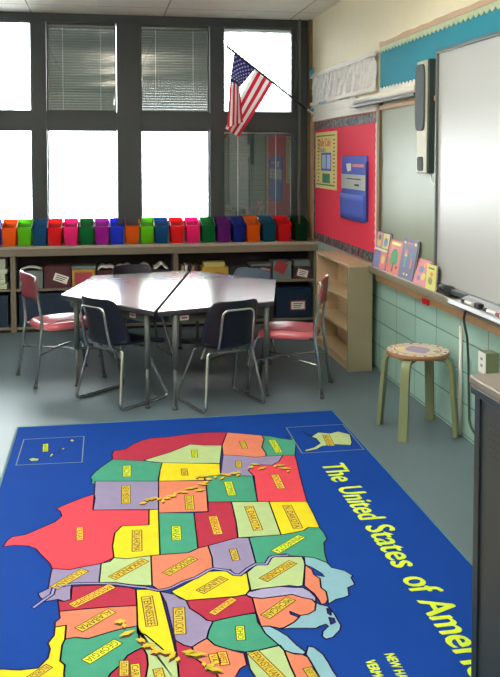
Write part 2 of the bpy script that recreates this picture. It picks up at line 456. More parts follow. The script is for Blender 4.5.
child_at(mb.build('blue_tape'), g); mb = MB(); wallprism(mb, rect(7.8, 7.97, 2.03, 2.06), XW-.036, .003, M['cyan'])
child_at(mb.build('blue_tape'), g); mb = MB(); wallprism(mb, rect(7.35, 7.6, 2.09, 2.105), XW-.036, .003, M['cyan'])
child_at(mb.build('blue_tape'), g)
g = MB(); wallprism(g, [(6.5, 1.998+.003), (7.97, 2.001), (7.97, 2.078), (6.5, 2.078)], XW-.002, .02, M['whitep'])
tag(g.build('paper_strip'), 'plain white paper strip along the rail above the red board', 'paper strip')

# chalk ledge
g = thing('chalk_ledge', 'long metal chalk ledge with tan wood strip under the whiteboard', 'ledge', (XW, 2.4, .7))
mb = MB(); mb.box(1.94, XW-.001, -1.4, 5.90, .772, .792, M['ledge']); mb.box(1.922, 1.941, -1.4, 5.90, .752, .80, M['ledge'])
child_at(mb.build('ledge_top', bevel=.003), g)
child_at(MB().box(1.962, XW-.001, -1.4, 5.90, .738, .7715, M['ledge']).build('ledge_support'), g)
child_at(MB().box(1.975, XW-.001, -1.4, 5.90, .688, .735, M['wood']).build('wood_strip', bevel=.003), g)

# interactive whiteboard
g = thing('whiteboard', 'large white interactive board in a grey frame on the right wall', 'whiteboard', (XW, 3.9, .83))
child_at(MB().box(1.988, 2.006, 2.9, 4.78, .845, 2.215, M['board']).build('writing_surface'), g)
mb = MB()
for y0, y1, z0, z1 in ((4.78, 4.80, .825, 2.235), (2.88, 2.9, .825, 2.235), (2.9, 4.78, 2.215, 2.235), (2.9, 4.78, .825, .845)):
    mb.box(1.972, 2.0065, y0, y1, z0, z1, M['bframe'])
child_at(mb.build('frame', bevel=.004), g)
mb = MB(); mb.box(1.955, 1.971, 4.30, 4.70, .812, .842, M['spkd']); child_at(mb.build('corner_bracket', bevel=.004), g)
# pen tray
g = thing('pen_tray', 'grey pen tray with markers below the whiteboard', 'tray', (1.92, 3.8, .80))
mb = MB()
mb.prism([(1.842, .806), (1.855, .803), (1.965, .803), (1.97, .842), (1.945, .838), (1.915, .822), (1.865, .820), (1.85, .828)], 0, 1.38, M['tray'],
         Matrix(((1, 0, 0, 0), (0, 0, 1, 2.9), (0, 1, 0, 0), (0, 0, 0, 1))))
child_at(mb.build('tray_body', bevel=.002), g)
child_at(MB().box(1.845, 1.96, 2.9, 4.275, .8008, .8028, M['spkd']).build('tray_underside'), g)
for y, m_, nm, lb in ((4.12, 'black', 'marker', 'black marker lying at the far end of the pen tray'), (3.86, 'black', 'marker', 'black marker next to the red marker in the pen tray'), (3.72, 'redd', 'marker', 'red marker lying in the pen tray')):
    mk = MB(); mk.tube([(1.888, y-.06, .831), (1.888, y+.03, .831)], .009, M['whitep'], seg=10)
    mk.tube([(1.888, y+.03, .831), (1.888, y+.07, .831)], .0095, M[m_], seg=10)
    tag(mk.build(nm), lb, 'marker')
mb = MB(); mb.box(1.872, 1.905, 3.96, 4.02, .8225, .85, M['black']); tag(mb.build('board_eraser', bevel=.006), 'small black eraser standing between markers in the pen tray', 'eraser')

# soundbar speaker
g = thing('speaker', 'tall dark wall speaker with oval grille beside the whiteboard', 'speaker', (XW, 4.95, 1.5))
child_at(MB().box(1.955, 2.005, 4.86, 5.04, 1.495, 2.195, M['spkd']).build('body', bevel=.006), g)
child_at(MB().box(1.948, 1.9545, 4.87, 5.035, 1.50, 2.19, M['spkl']).build('front_face', bevel=.004), g)
ov = [(4.965+superell(2*PI*k/28, .072, .205, 5)[0], 1.965+superell(2*PI*k/28, .072, .205, 5)[1]) for k in range(28)]
child_at(wallprism(MB(), ov, 1.9478, .012, M['grille']).build('grille'), g)
ov = [(4.965+superell(2*PI*k/20, .045, .045, 5)[0], 1.555+superell(2*PI*k/20, .045, .045, 5)[1]) for k in range(20)]
child_at(wallprism(MB(), ov, 1.9478, .005, M['grille']).build('control_panel'), g)
mb = MB(); mb.tube(rounded([(1.99, 4.90, 1.50), (1.985, 4.86, 1.44), (1.992, 4.815, 1.42), (1.995, 4.81, 1.0)], .04), .005, M['whitep'], seg=6)
tag(mb.build('speaker_cable'), 'thin pale cable hanging from the speaker bottom', 'cable')

# poster and pocket chart on the red board
XB = XW-.0135
g = thing('poster', 'yellow classroom poster with blue window panel pinned to the red board', 'poster', (XB, 7.45, 1.3))
child_at(wallprism(MB(), rect(7.06, 7.80, 1.305, 1.825), XB, .003, M['yposter']).build('sheet'), g)
mb = MB()
x = XB-.0032
wallprism(mb, rect(7.12, 7.76, 1.785, 1.795), x, .0012, M['green']); wallprism(mb, rect(7.12, 7.76, 1.335, 1.348), x, .0012, M['green'])
def lettering(mb, txt, y_start, z, size, m, x, sx=1.0):
    return mb.text(txt, size, m, lambda c: Vector((x, y_start-c.x*sx, z+c.y)))
for e_ in (0, .004, .008): lettering(mb, 'Daily Cafe', 7.70-e_, 1.695+e_*.4, .10, M['oran'], x-.0005-e_*.05, 1.05)
lettering(mb, 'Readers', 7.66, 1.645, .06, M['blu'], x-.0005, 1.2)
child_at(mb.build('heading'), g)
mb = MB(); wallprism(mb, rect(7.24, 7.58, 1.47, 1.635), x, .0012, M['blu'])
wallprism(mb, rect(7.26, 7.38, 1.49, 1.615), x-.0015, .001, M['ltb']); wallprism(mb, rect(7.42, 7.55, 1.49, 1.615), x-.0015, .001, M['ltb'])
wallprism(mb, rect(7.28, 7.54, 1.36, 1.445), x, .0012, M['green'])
child_at(mb.build('printed_panel'), g)
mb = MB(); random.seed(5)
for k in range(12):
    z = 1.37+k*.034
    wallprism(mb, rect(7.66, 7.72-.02*random.random(), z, z+.010), x, .001, M['ink']); wallprism(mb, rect(7.12, 7.18-.02*random.random(), z, z+.010), x, .001, M['ink'])
child_at(mb.build('side_print'), g)

g = thing('pocket_chart', 'blue fabric pocket chart hanging on the red board', 'pocket chart', (XB, 6.5, 1.1))
child_at(wallprism(MB(), rect(6.19, 6.86, 1.20, 1.605), XB, .012, M['blu']).build('backing'), g)
child_at(wallprism(MB(), rect(6.19, 6.86, 1.335, 1.455), XB-.0125, .006, mat('clear_sleeve', (196, 204, 204), .3)).build('clear_window'), g)
def pk(u, v): return (XB-.0125-.016*math.sin(PI*min(1, max(0, u)))*(1-v*.2)-.008*v, 6.20+.70*u, 1.085+.21*v)
child_at(MB().grid(pk, 14, 4, M['blu']).build('pocket', solid=.004), g)
child_at(wallprism(MB(), rect(6.175, 6.198, 1.10, 1.56), XB, .02, M['blu_d']).build('side_fold'), g)
mb = MB(); xx = XB-.0127
wallprism(mb, [(6.60, 1.485), (6.70, 1.475), (6.74, 1.54), (6.60, 1.545)], xx, .001, M['whitep'])
wallprism(mb, rect(6.26, 6.56, 1.515, 1.54), xx, .001, M['pinkl'])
wallprism(mb, rect(6.32, 6.70, 1.415, 1.423), xx-.0065, .001, M['ink']); wallprism(mb, rect(6.36, 6.48, 1.365, 1.38), xx-.0065, .001, M['ink'])
child_at(mb.build('printed_label'), g)

# book covers leaning on the ledge
def leaning_book(y0, y1, zt, label, cover, deco, spread=.0, lean=.045):
    yc = (y0+y1)/2; hw = (y1-y0)/2; H = zt-.7935
    tilt = math.atan2(lean, H)
    r = thing('picture_book', label, 'book', (1.950 if lean > .02 else 1.9475, yc, .7945), 0, 'picture books on the chalk ledge')
    r.rotation_euler = (0, tilt, 0)
    L = math.hypot(H, lean)
    MB().box(-.004, 0, -hw, hw, 0, L, cover).build('front_cover', None, r)
    MB().box(.0005, .008, -hw+.004, hw-.004, .003, L-.004).build('pages', M['whitep'], r)
    MB().box(.0085, .0115, -hw-spread, hw-spread, 0, L).build('back_cover', M['ink'], r)
    mb = MB()
    for d in deco:
        kind, y, z, a, b, m_ = d
        if kind == 'r': pts = [(y*hw-a*hw, z*L-b*L), (y*hw+a*hw, z*L-b*L), (y*hw+a*hw, z*L+b*L), (y*hw-a*hw, z*L+b*L)]
        else: pts = [(y*hw+a*hw*math.cos(2*PI*k/14), z*L+b*L*math.sin(2*PI*k/14)) for k in range(14)]
        mb.prism(pts, 0, .0008, m_, Matrix(((0, 0, -1, -.0042-.0002*deco.index(d)), (1, 0, 0, 0), (0, 1, 0, 0), (0, 0, 0, 1))))
    mb.build('cover_art', None, r)
c_ = lambda n_, rgb: mat(n_, rgb, .5, var=.05)
cy, cpk, cpu, cgr, cbl, cor = c_('cover_yellow', (216, 200, 104)), c_('cover_pink', (214, 124, 132)), c_('cover_purple', (120, 112, 176)), c_('cover_leaf', (30, 140, 60)), c_('cover_blue', (86, 132, 180)), c_('cover_orange', (236, 150, 70))
cslate = c_('cover_slate', (104, 104, 140)); csal = c_('cover_salmon', (220, 120, 112)); cly = c_('cover_lemon', (224, 222, 132)); cblack = M['black']
leaning_book(5.615, 5.895, 1.052, 'patchwork picture book of yellow pink and purple squares at the far end', cpu,
  [('r', .5, .78, .46, .2, cpk), ('r', -.5, .78, .46, .2, cy), ('r', .5, .26, .46, .24, cpu), ('r', -.5, .26, .46, .24, csal), ('c', .5, .68, .25, .1, cy), ('c', .5, .85, .22, .08, cgr), ('c', -.5, .75, .28, .12, cbl), ('c', .5, .25, .25, .12, cbl), ('c', -.5, .28, .25, .12, cy), ('r', 0, .52, .95, .03, cly)])
leaning_book(5.36, 5.605, 1.020, 'salmon picture book with a green tree on its cover', csal,
  [('c', 0, .52, .55, .24, cgr), ('c', -.3, .42, .3, .14, cgr), ('c', .25, .4, .35, .14, cgr), ('r', 0, .2, .09, .14, c_('cover_bark', (96, 60, 50))), ('r', 0, .9, .7, .04, cly), ('c', -.6, .22, .12, .05, cblack)])
leaning_book(5.085, 5.35, 1.053, 'tall slate purple picture book with painted figures', cslate,
  [('c', .35, .66, .22, .08, csal), ('c', .35, .58, .18, .05, cy), ('r', .35, .42, .12, .14, c_('cover_teal', (70, 160, 160))), ('c', -.45, .62, .2, .07, cbl), ('r', -.45, .42, .1, .13, csal), ('r', .7, .9, .12, .03, cly), ('r', -.7, .9, .14, .035, cly), ('r', 0, .9, .4, .02, cpk), ('c', .2, .12, .1, .03, cly), ('c', -.2, .12, .1, .03, cly)], spread=.0)
leaning_book(4.86, 5.075, .950, 'small pink picture book between the purple and the lemon one', cpk,
  [('c', .2, .6, .35, .14, cbl), ('c', -.3, .35, .3, .14, cy), ('c', .3, .25, .25, .1, cpu), ('c', -.2, .8, .2, .08, cor)])
leaning_book(4.70, 4.85, .945, 'small lemon yellow picture book beside the whiteboard corner', cly,
  [('c', .1, .35, .4, .16, c_('cover_olive', (160, 160, 110))), ('c', -.1, .62, .25, .1, cor), ('r', 0, .85, .6, .03, cgr)], lean=.010)

# red clips on the wood strip
for y, l in ((4.93, 'left one of two red clips on the wood strip under the ledge'), (4.87, 'right one of two red clips on the wood strip under the ledge')):
    g = thing('magnet_clip', l, 'clip', (1.9745, y, .705))
    MB().box(-.015, -.0005, -.018, .018, -.024, .012).build('clip_body', M['redd'] if 0 else mat('clip_red', (214, 30, 34), .35), g, bevel=.005)
    MB().box(-.022, -.0155, -.010, .010, -.006, .018).build('clip_tab', bpy.data.materials['clip_red'], g, bevel=.003)
# cables, conduit, outlet
mb = MB(); mb.tube(rounded([(1.895, 4.10, .792), (1.893, 4.15, .795), (1.90, 4.20, .73), (1.97, 4.30, .60), (2.006, 4.36, .45), (2.006, 4.34, .10), (2.008, 4.2, .05), (2.008, 3.7, .04)], .05), .007, M['spkd'], seg=8)
tag(mb.build('power_cable'), 'grey-green cable hanging from the pen tray down the mint wall', 'cable')
mb = MB(); pts = []
for k in range(60):
    a = k*.62; pts.append((1.955+.022*math.sin(a*.7), 4.545+.06*math.cos(a)+.012*math.sin(a*2.3), .826+.020*math.sin(a)+.008*math.sin(a*.31)))
mb.tube(pts, .0055, M['black'], seg=6); tag(mb.build('cable_bundle'), 'tangled black cable bundle on the ledge beside the lemon yellow book', 'cable')
mb = MB(); mb.tube([(2.008, 4.47, .002), (2.008, 4.47, .635)], .011, M['whitep'], seg=8); tag(mb.build('conduit'), 'thin white vertical conduit on the mint wall behind the stool', 'conduit')
g = thing('wall_outlet', 'white surface-mounted outlet box low on the mint wall', 'outlet', (2.02, 4.05, .525))
MB().box(-.075, -.001, -.035, .05, -.055, .055).build('box', M['stoolleg'], g, bevel=.004)
MB().box(-.080, -.0755, -.035, .05, -.055, .055).build('face_plate', M['white'], g, bevel=.003)
mb = MB()
for z in (-.015, .02):
    for y in (0, .014): mb.box(-.0815, -.0802, y-.003, y+.003, z-.007, z+.007)
mb.build('socket', M['black'], g)

# ------------------------------------------------------------------ low bookcase
g = thing('bookcase', 'low birch bookcase with three open shelves below the red board', 'bookcase', (1.775, 5.935, 0))
t = .02; D = .19; Lb = .93; Hb = .803
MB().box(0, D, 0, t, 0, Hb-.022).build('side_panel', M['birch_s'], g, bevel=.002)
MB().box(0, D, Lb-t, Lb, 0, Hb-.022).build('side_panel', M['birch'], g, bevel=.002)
MB().box(-.003, D+.001, -.003, Lb+.003, Hb-.0215, Hb).build('top', M['birch'], g, bevel=.002)
MB().box(D-.008, D, t+.001, Lb-t-.001, .001, Hb-.023).build('back_panel', M['birch'], g)
for z in (.075, .305, .545): MB().box(.002, D-.009, t+.001, Lb-t-.001, z-.02, z).build('shelf', M['birch'], g)
MB().box(.012, .028, t+.001, Lb-t-.001, 0, .054).build('toe_kick', M['birch'], g)

# ------------------------------------------------------------------ counter and shelves under the windows
mb = MB(); mb.box(XL+.01, XW-.002, 7.75, YW-.002, .765, .79, M['ctop']); mb.box(XL+.01, XW-.002, 7.752, 7.77, .70, .7645, M['shelfm'])
tag(mb.build('worktop', bevel=.003), 'long taupe laminate worktop under the windows', 'worktop')
def shelf_unit(x0, x1, zs, label):
    g = thing('shelving_unit', label, 'shelf', (x0, 7.78, 0))
    Wd = x1-x0; D = .255; t = .022
    MB().box(0, t, 0, D, 0, .695).build('side_panel', M['shelfm'], g)
    MB().box(Wd-t, Wd, 0, D, 0, .695).build('side_panel', M['shelfm'], g)
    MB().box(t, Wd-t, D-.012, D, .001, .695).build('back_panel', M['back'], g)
    MB().box(t, Wd-t, .002, D-.013, .03, .05).build('bottom_shelf', M['shelfm'], g)
    MB().box(t, Wd-t, .03, .045, 0, .029).build('toe_kick', M['black'], g)
    MB().box(t, Wd-t, .002, D-.013, zs-.02, zs).build('shelf', M['shelfm'], g)
shelf_unit(-2.3, -.81, .40, 'taupe shelving unit at the left edge of the photo')
shelf_unit(-.808, .66, .40, 'taupe shelving unit behind the pink chair and the left table half')
shelf_unit(.662, 2.01, .425, 'taupe shelving unit ending beside the birch bookcase')

# bins on the worktop
BC = {'orange': (255, 128, 20), 'lime': (136, 226, 30), 'ocean blue': (24, 110, 170), 'red': (246, 40, 50), 'hot pink': (255, 60, 165), 'green': (10, 146, 76), 'magenta': (206, 40, 200), 'royal blue': (44, 80, 240),
      'purple': (146, 48, 170), 'dark blue': (36, 56, 170), 'forest green': (14, 82, 50), 'teal blue': (16, 112, 146)}
BM = {k: mat('bin_'+k.replace(' ', '_'), v, .35, var=.04) for k, v in BC.items()}
seq = ['royal blue', 'orange', 'lime', 'ocean blue', 'red', 'hot pink', 'green', 'magenta', 'royal blue', 'orange', 'lime', 'ocean blue', 'red', 'hot pink', 'green', 'purple', 'dark blue', 'orange', 'teal blue', 'red', 'forest green']
cxs = [-9, 8, 23.5, 38.8, 54, 70, 86, 101.5, 116.5, 132, 147, 161.5, 177, 193, 208.5, 224, 239.5, 253.5, 269.5, 285, 302]
def bin_mesh():
    mb = MB(); t = .003
    def ring(wf, wb, d0, d1, zf, zb): return [(-wf, d0, zf), (wf, d0, zf), (wb, d1, zb), (-wb, d1, zb)]
    A = ring(.054, .054, .010, .205, 0.0, 0.0); B = ring(.0625, .064, 0, .232, .158, .222)
    B2 = ring(.067, .067, -.006, .238, .158, .222); B3 = ring(.067, .067, -.006, .238, .166, .230); B4 = ring(.059, .061, .003, .229, .166, .230)
    A2 = ring(.051, .051, .015, .202, .004, .004)
    R = [[mb.bm.verts.new(p) for p in r_] for r_ in (A, B, B2, B3, B4, A2)]
    for a, b in zip(R, R[1:]):
        for q in range(4): mb.bm.faces.new([a[q], a[(q+1) % 4], b[(q+1) % 4], b[q]])
    mb.bm.faces.new(R[0][::-1]); mb.bm.faces.new(R[-1])
    return mb
def translucent(m_, f_):
    nt = m_.node_tree; b_ = nt.nodes['Principled BSDF']; out = [n_ for n_ in nt.nodes if n_.type == 'OUTPUT_MATERIAL'][0]
    tl = nt.nodes.new('ShaderNodeBsdfTranslucent'); mxs = nt.nodes.new('ShaderNodeMixShader'); mxs.inputs[0].default_value = f_
    nt.links.new(b_.inputs['Base Color'].links[0].from_socket, tl.inputs[0])
    nt.links.new(b_.outputs[0], mxs.inputs[1]); nt.links.new(tl.outputs[0], mxs.inputs[2]); nt.links.new(mxs.outputs[0], out.inputs[0])
for m_ in BM.values(): translucent(m_, .6)
desc = lambda i: ('%s bin between the %s and the %s bins' % (seq[i], seq[i-1], seq[i+1])) if 0 < i < len(seq)-1 else \
    ('%s bin cut off at the left end of the bin row' % seq[i] if i == 0 else '%s bin at the right end of the bin row' % seq[i])
used = {}
for i, (s_, px) in enumerate(zip(seq, cxs)):
    x_ = 7.80*math.tan(math.atan((px-250)/838.0)+.1735)
    o = bin_mesh().build('book_bin', BM[s_], bevel=.0015)
    o.location = (x_, 7.795, .7905)
    d_ = desc(i)
    tag(o, d_, 'bin', 'book bins along the worktop'); used.setdefault(d_, []).append(o)
# look-alike neighbours: say which half of the row
for d_, os_ in used.items():
    if len(os_) > 1:
        os_[0]['label'] += ', left half of row'
        os_[1]['label'] += ', right half of row'

# things on the shelves (front at y 7.79)
def label_card(parent, x, y, z, w_, h_, ang=0, red=False):
    Mx = Matrix.Translation((x, y, z)) @ Matrix.Rotation(ang, 4, 'Y')
    mb = MB()
    if red: mb.box(-w_/2-.012, w_/2+.012, -.001, 0, -h_/2-.012, h_/2+.012, M['redd'], Mx)
    mb.box(-w_/2, w_/2, -.0025, -.0012, -h_/2, h_/2, M['whitep'], Mx)
    for k in range(3):
        z_ = h_*.25-k*h_*.25; mb.box(-w_*.36, w_*(.36-.08*k), -.0035, -.0027, z_-h_*.05, z_+h_*.05, M['ink'], Mx)
    mb.build('label_card', None, parent)
def shelf_box(x0, x1, z, h_, m_, label, name='storage_box', cat='box', lab=None, lid=None, depth=.2, open_top=False, y=7.80):
    g = thing(name, label, cat, ((x0+x1)/2, y, z+.0015)); w_ = (x1-x0)/2
    mb = MB(); t_ = .006
    mb.box(-w_, w_, 0, depth, 0, t_); mb.box(-w_, w_, 0, t_, t_, h_); mb.box(-w_, w_, depth-t_, depth, t_, h_); mb.box(-w_, -w_+t_, t_, depth-t_, t_, h_); mb.box(w_-t_, w_, t_, depth-t_, t_, h_)
    mb.build('body', m_, g, bevel=.002)
    if lid: MB().box(-w_-.004, w_+.004, -.004, depth+.004, h_+.0005, h_+.022).build('lid', lid, g, bevel=.003)
    if lab: label_card(g, *lab[:1], -.0006, *lab[1:])
    return g
def papers(x0, x1, z, nst, label, th=.03, m_=None, name='paper_stack'):
    for k in range(nst):
        mb = MB(); j = random.uniform(-.012, .012)
        mb.box(x0+j, x1+j, 7.80, 7.98, z+.001+k*th, z+k*th+th-.002, m_ or M['whitep'])
        tag(mb.build(name, bevel=.002), label[k] if isinstance(label, list) else label, 'paper', 'pale paper stacks on the left shelf')
ordn = ['lowest', 'second from bottom', 'third from bottom', 'third from top', 'second from top', 'topmost']
papers(-1.12, -.87, .402, 6, ['pale paper bundle, %s in the pile at the left shelf edge' % q for q in ordn], th=.046, m_=mat('pale_green_paper', (196, 204, 186), .6))
shelf_box(-.76, -.55, .40, .16, M['clearb'], 'frosted bin heaped with white papers behind the pink chair', 'paper_bin', 'bin', (.0-.03, .06, .10, .10, .15, False))
for k in range(1):
    mb = MB(); mb.grid(lambda u, v, k=k: (-.75+.19*u, 7.815+.14*v, .568+.010*k+.022*math.sin(PI*u)+.01*math.sin(3*v+k)), 8, 4, M['whitep'])
    tag(mb.build('paper_sheet', solid=.002), 'loose white sheet heaped on the frosted bin behind the pink chair', 'paper')
shelf_box(-.535, -.30, .40, .20, M['maroonb'], 'maroon file box with a tilted white label behind the pink chair', lab=(.03, .085, .13, .07, .35, False), lid=None)
shelf_box(-.30+.01, -.08, .40, .17, M['clearb'], 'frosted box with red contents inside a yellow front frame', lab=None, lid=M['clearb'])
g = thing('framed_picture', 'yellow wooden frame around a pink picture on the shelf', 'frame', (-.185, 7.79, .4015))
mb = MB()
for q in ((-.1, .1, 0, .022), (-.1, .1, .138, .16), (-.1, -.078, .022, .138), (.078, .1, .022, .138)): mb.box(q[0], q[1], -.008, .006, q[2], q[3])
mb.build('frame', mat('yellow_wood', (206, 160, 52), .5), g, bevel=.002); MB().box(-.077, .077, -.002, .004, .023, .137).build('picture', mat('pink_card', (190, 70, 90), .6), g)
xs = [(-.065, .10), (.11, .27), (.28, .44), (.45, .60)]
for k, (a, b) in enumerate(xs):
    shelf_box(a, b, .40, .15, [M['maroonb'], M['ink'], M['bluebin'], M['ink']][k], ['dark red bin beside the yellow frame', 'charcoal bin under white papers, left of the blue bin', 'dark blue bin behind the table seam', 'charcoal bin at the right end of the middle unit'][k]+' on the upper shelf', 'shelf_bin', 'bin', lab=(.0, .05, .07, .05, .1*(k-1), k == 3))
    mb = MB(); mb.grid(lambda u, v: (a+.01+(b-a-.02)*u, 7.815+.15*v, .553+.03*math.sin(PI*u)+.012*v+.01*math.sin(9*u+k)), 8, 4, M['whitep'])
    tag(mb.build('paper_sheet', solid=.01), 'white papers spilling over the %s' % ['dark red bin', 'charcoal bin left of the blue bin', 'dark blue bin', 'charcoal bin at the right end'][k], 'paper')
# right unit
tanb = mat('tan_book', (176, 150, 112), .6)
for k in range(5):
    mb = MB(); Mx = Matrix.Translation((.70+k*.032, 7.80, .427)) @ Matrix.Rotation(.12, 4, 'Y'); mb.box(0, .024, 0, .16, .004, .15+.01*(k % 3), [tanb, M['whitep'], M['back'], tanb, M['maroonb']][k], Mx)
    tag(mb.build('shelf_book', bevel=.001), ['tan book first in the leaning row of the right unit', 'white book leaning second in the row of the right unit', 'brown book in the middle of the leaning row', 'tan book leaning next to the dark red one', 'dark red book last in the leaning row'][k], 'book', 'leaning books on the upper right shelf')
shelf_box(.91, 1.16, .425, .13, mat('yellow_box', (206, 172, 70), .5), 'yellow box behind the table on the upper shelf', lab=(.05, .03, .09, .07, .2, True))
mb = MB(); mb.box(.93, 1.13, 7.83, 7.97, .557, .60, mat('yellow_paper', (220, 204, 130), .6)); tag(mb.build('paper_stack'), 'pale yellow papers on top of the yellow box', 'paper')
shelf_box(1.18, 1.36, .425, .12, M['ink'], 'charcoal bin behind the far blue chair', 'shelf_bin', 'bin')
shelf_box(1.375, 1.575, .425, .13, M['back'], 'brown bin with red bordered label near the right shelf end', 'shelf_bin', 'bin', lab=(.035, .07, .075, .07, .2, True), lid=M['clearb'])
shelf_box(1.59, 1.77, .425, .17, M['clearb'], 'frosted bin with a tilted red card on its front', 'shelf_bin', 'bin')
mb = MB(); mb.box(-.055, .055, -.002, 0, -.055, .055, M['redd'], Matrix.Translation((1.665, 7.797, .545)) @ Matrix.Rotation(.5, 4, 'Y')); tag(mb.build('red_card'), 'tilted red card leaning on the frosted bin', 'card')
shelf_box(1.79, 1.97, .425, .12, M['ink'], 'charcoal bin with red bordered label at the right shelf end', 'shelf_bin', 'bin', lab=(.0, .055, .10, .065, .25, True))
mb = MB(); mb.box(1.80, 1.96, 7.81, 7.95, .548, .60, M['clearb']); tag(mb.build('game_box', bevel=.003), 'grey box on top of the charcoal bin at the right shelf end', 'box')
# lower shelf tubs
low = [(-1.45, -.86, .27, M['bluebin'], 'dark blue tub on the lower shelf at the left photo edge'), (-.76, -.28, .28, M['bluebin'], 'wide dark blue tub on the lower shelf behind the pink chair'),
       (-.26, .18, .25, M['cabd'], 'dark slate tub on the lower shelf behind the left table half'), (.20, .60, .24, M['bluebin'], 'dark blue tub on the lower shelf behind the table seam')]
for a, b, h_, m_, l in low: shelf_box(a, b, .05, h_, m_, l, 'storage_tub', 'tub', lid=m_)
shelf_box(.72, 1.05, .05, .25, M['cabd'], 'slate tub on the lower shelf at the left of the right unit', 'storage_tub', 'tub', lid=M['cabd'])
shelf_box(1.08, 1.36, .05, .25, M['ink'], 'charcoal tub on the lower shelf behind the far blue chair', 'storage_tub', 'tub', lid=M['ink'])
shelf_box(1.38, 1.60, .05, .25, M['back'], 'brown tub with white label left of the blue tub', 'storage_tub', 'tub', lab=(.03, .15, .11, .07, 0, True))
shelf_box(1.62, 1.97, .05, .27, M['bluebin'], 'blue tub with red bordered label beside the birch bookcase', 'storage_tub', 'tub', lab=(.04, .12, .13, .07, 0, True), lid=M['bluebin'])

# ------------------------------------------------------------------ tables
ZT = .64
def table(poly, legs, label, apron_lab):
    c = (sum(p[0] for p in poly)/4, sum(p[1] for p in poly)/4)
    g = thing('classroom_table', label, 'table', (c[0], c[1], 0), 0, 'trapezoid tables pushed together')
    P = [(p[0]-c[0], p[1]-c[1]) for p in poly]
    mb = MB(); mb.prism(P, -.006, 0, M['lam'], Matrix.Translation((0, 0, ZT))); mb.build('laminate_surface', None, g)
    mb = MB(); mb.prism(P, -.034, -.0062, M['lam_e'], Matrix.Translation((0, 0, ZT))); mb.build('edge_band', None, g, bevel=.003)
    Q = [(x*.86, y*.9) for x, y in P]
    mb = MB()
    for i in range(4):
        a = Vector((*Q[i], 0)); b = Vector((*Q[(i+1) % 4], 0)); d = (b-a); L = d.length; ang = math.atan2(d.y, d.x)
        mb.box(.02, L-.02, -.008, .008, ZT-.095, ZT-.035, M=Matrix.Translation(a) @ Matrix.Rotation(ang, 4, 'Z'))
    mb.build('apron', M['tleg'], g)
    i = apron_lab
    a = Vector((*Q[i], 0)); b = Vector((*Q[i+1], 0)); d = b-a; ang = math.atan2(d.y, d.x)
    Mx = Matrix.Translation(a) @ Matrix.Rotation(ang, 4, 'Z'); L0 = d.length-.16 if i == 0 and poly is TA else .10
    mb = MB(); mb.box(L0-.03, L0+.03, -.0095, -.0082, ZT-.08, ZT-.05, M['whitep'], Mx)
    mb.box(L0-.02, L0+.02, -.0102, -.0097, ZT-.07, ZT-.06, M['redd'], Mx); mb.build('sticker', None, g)
    for (lx, ly) in legs:
        x_, y_ = lx-c[0], ly-c[1]
        l = MB(); l.tube([(x_, y_, .26), (x_, y_, ZT-.036)], .0185, seg=14); lg = l.build('leg', M['tleg'], g)
        l = MB(); l.tube([(x_, y_, .018), (x_, y_, .262)], .0125, seg=12); l.build('leg_extension', M['tleg_l'], lg)
        l = MB(); l.lathe([(.019, 0), (.019, .01), (.014, .02)], (x_, y_, 0), seg=14); l.build('foot_cap', M['cap'], lg)
    return g
A_, B_, C_, D_ = (-.296, 5.94), (-.083, 6.85), (.706, 7.02), (.306, 5.20)
C2, E_, F_, G_ = (.728, 7.015), (1.319, 6.353), (1.113, 5.425), (.328, 5.178)
TA = [A_, D_, C_, B_]
table(TA, [(-.19, 5.90), (.268, 5.30), (.62, 6.90), (-.03, 6.74)], 'left trapezoid table with pale laminate top, beside the pink seat chair', 0)
table([G_, F_, E_, C2], [(.438, 5.235), (1.065, 5.437), (1.25, 6.26), (.76, 6.88)], 'right trapezoid table with pale laminate top, nearer the birch bookcase', 0)

# ------------------------------------------------------------------ chairs
def sled_chair(label, loc, head, m_):
    g = thing('school_chair', label, 'chair', (*loc, 0), head-PI/2, 'dark blue sled base chairs')
    prof = [(.205, .352, .175), (.20, .372, .19), (.17, .392, .198), (.09, .392, .2), (0, .384, .2), (-.08, .380, .2), (-.14, .384, .2), (-.18, .40, .2), (-.203, .44, .198), (-.213, .50, .194), (-.225, .56, .188), (-.24, .62, .180), (-.253, .67, .168), (-.258, .692, .154), (-.260, .704, .125)]
    def fn(u, v):
        k = v*(len(prof)-1); i = min(int(k), len(prof)-2); f = k-i
        y, z, w_ = [prof[i][q]*(1-f)+prof[i+1][q]*f for q in range(3)]
        s_ = (u*2-1); a_ = abs(s_)
        rear = max(0, min(1, (v-.15)/.4)); back = max(0, min(1, (v-.42)/.14)); top = max(0, min(1, (v-.6)/.4))
        z += (1-back)*(.012+.05*rear)*a_**3
        y += back*(.085-.055*top)*a_**2.5
        return (s_*w_, y, z)
    MB().grid(fn, 14, 42, m_).build('seat_shell', None, g, solid=.006)
    for s_ in (-1, 1):
        p = rounded([(s_*.13, -.15, .366), (s_*.16, -.15, .36), (s_*.215, -.225, .012), (s_*.215, .205, .012), (s_*.16, .04, .36), (s_*.13, .04, .368)], .045, 6)
        mb = MB(); mb.tube(p, .0105, seg=10); mb.build('sled_leg', M['chrome'], g)
        mb = MB(); mb.tube([(s_*.215, -.17, .0055), (s_*.215, .15, .0055)], .0052, seg=6); mb.build('floor_glide', M['cap'], g)
    mb = MB(); mb.tube([(-.15, .04, .366), (.15, .04, .366)], .010, seg=8); mb.tube([(-.15, -.15, .362), (.15, -.15, .362)], .010, seg=8); mb.build('seat_support', M['steel_d'], g)
    p = rounded([(-.12, -.155, .364), (-.12, -.212, .385), (-.115, -.235, .48), (-.11, -.262, .648), (.11, -.262, .648), (.115, -.235, .48), (.12, -.212, .385), (.12, -.155, .364)], .045, 6)
    mb = MB(); mb.tube(p, .009, seg=10); mb.build('back_frame', M['chrome'], g)
    return g
R_ = math.radians
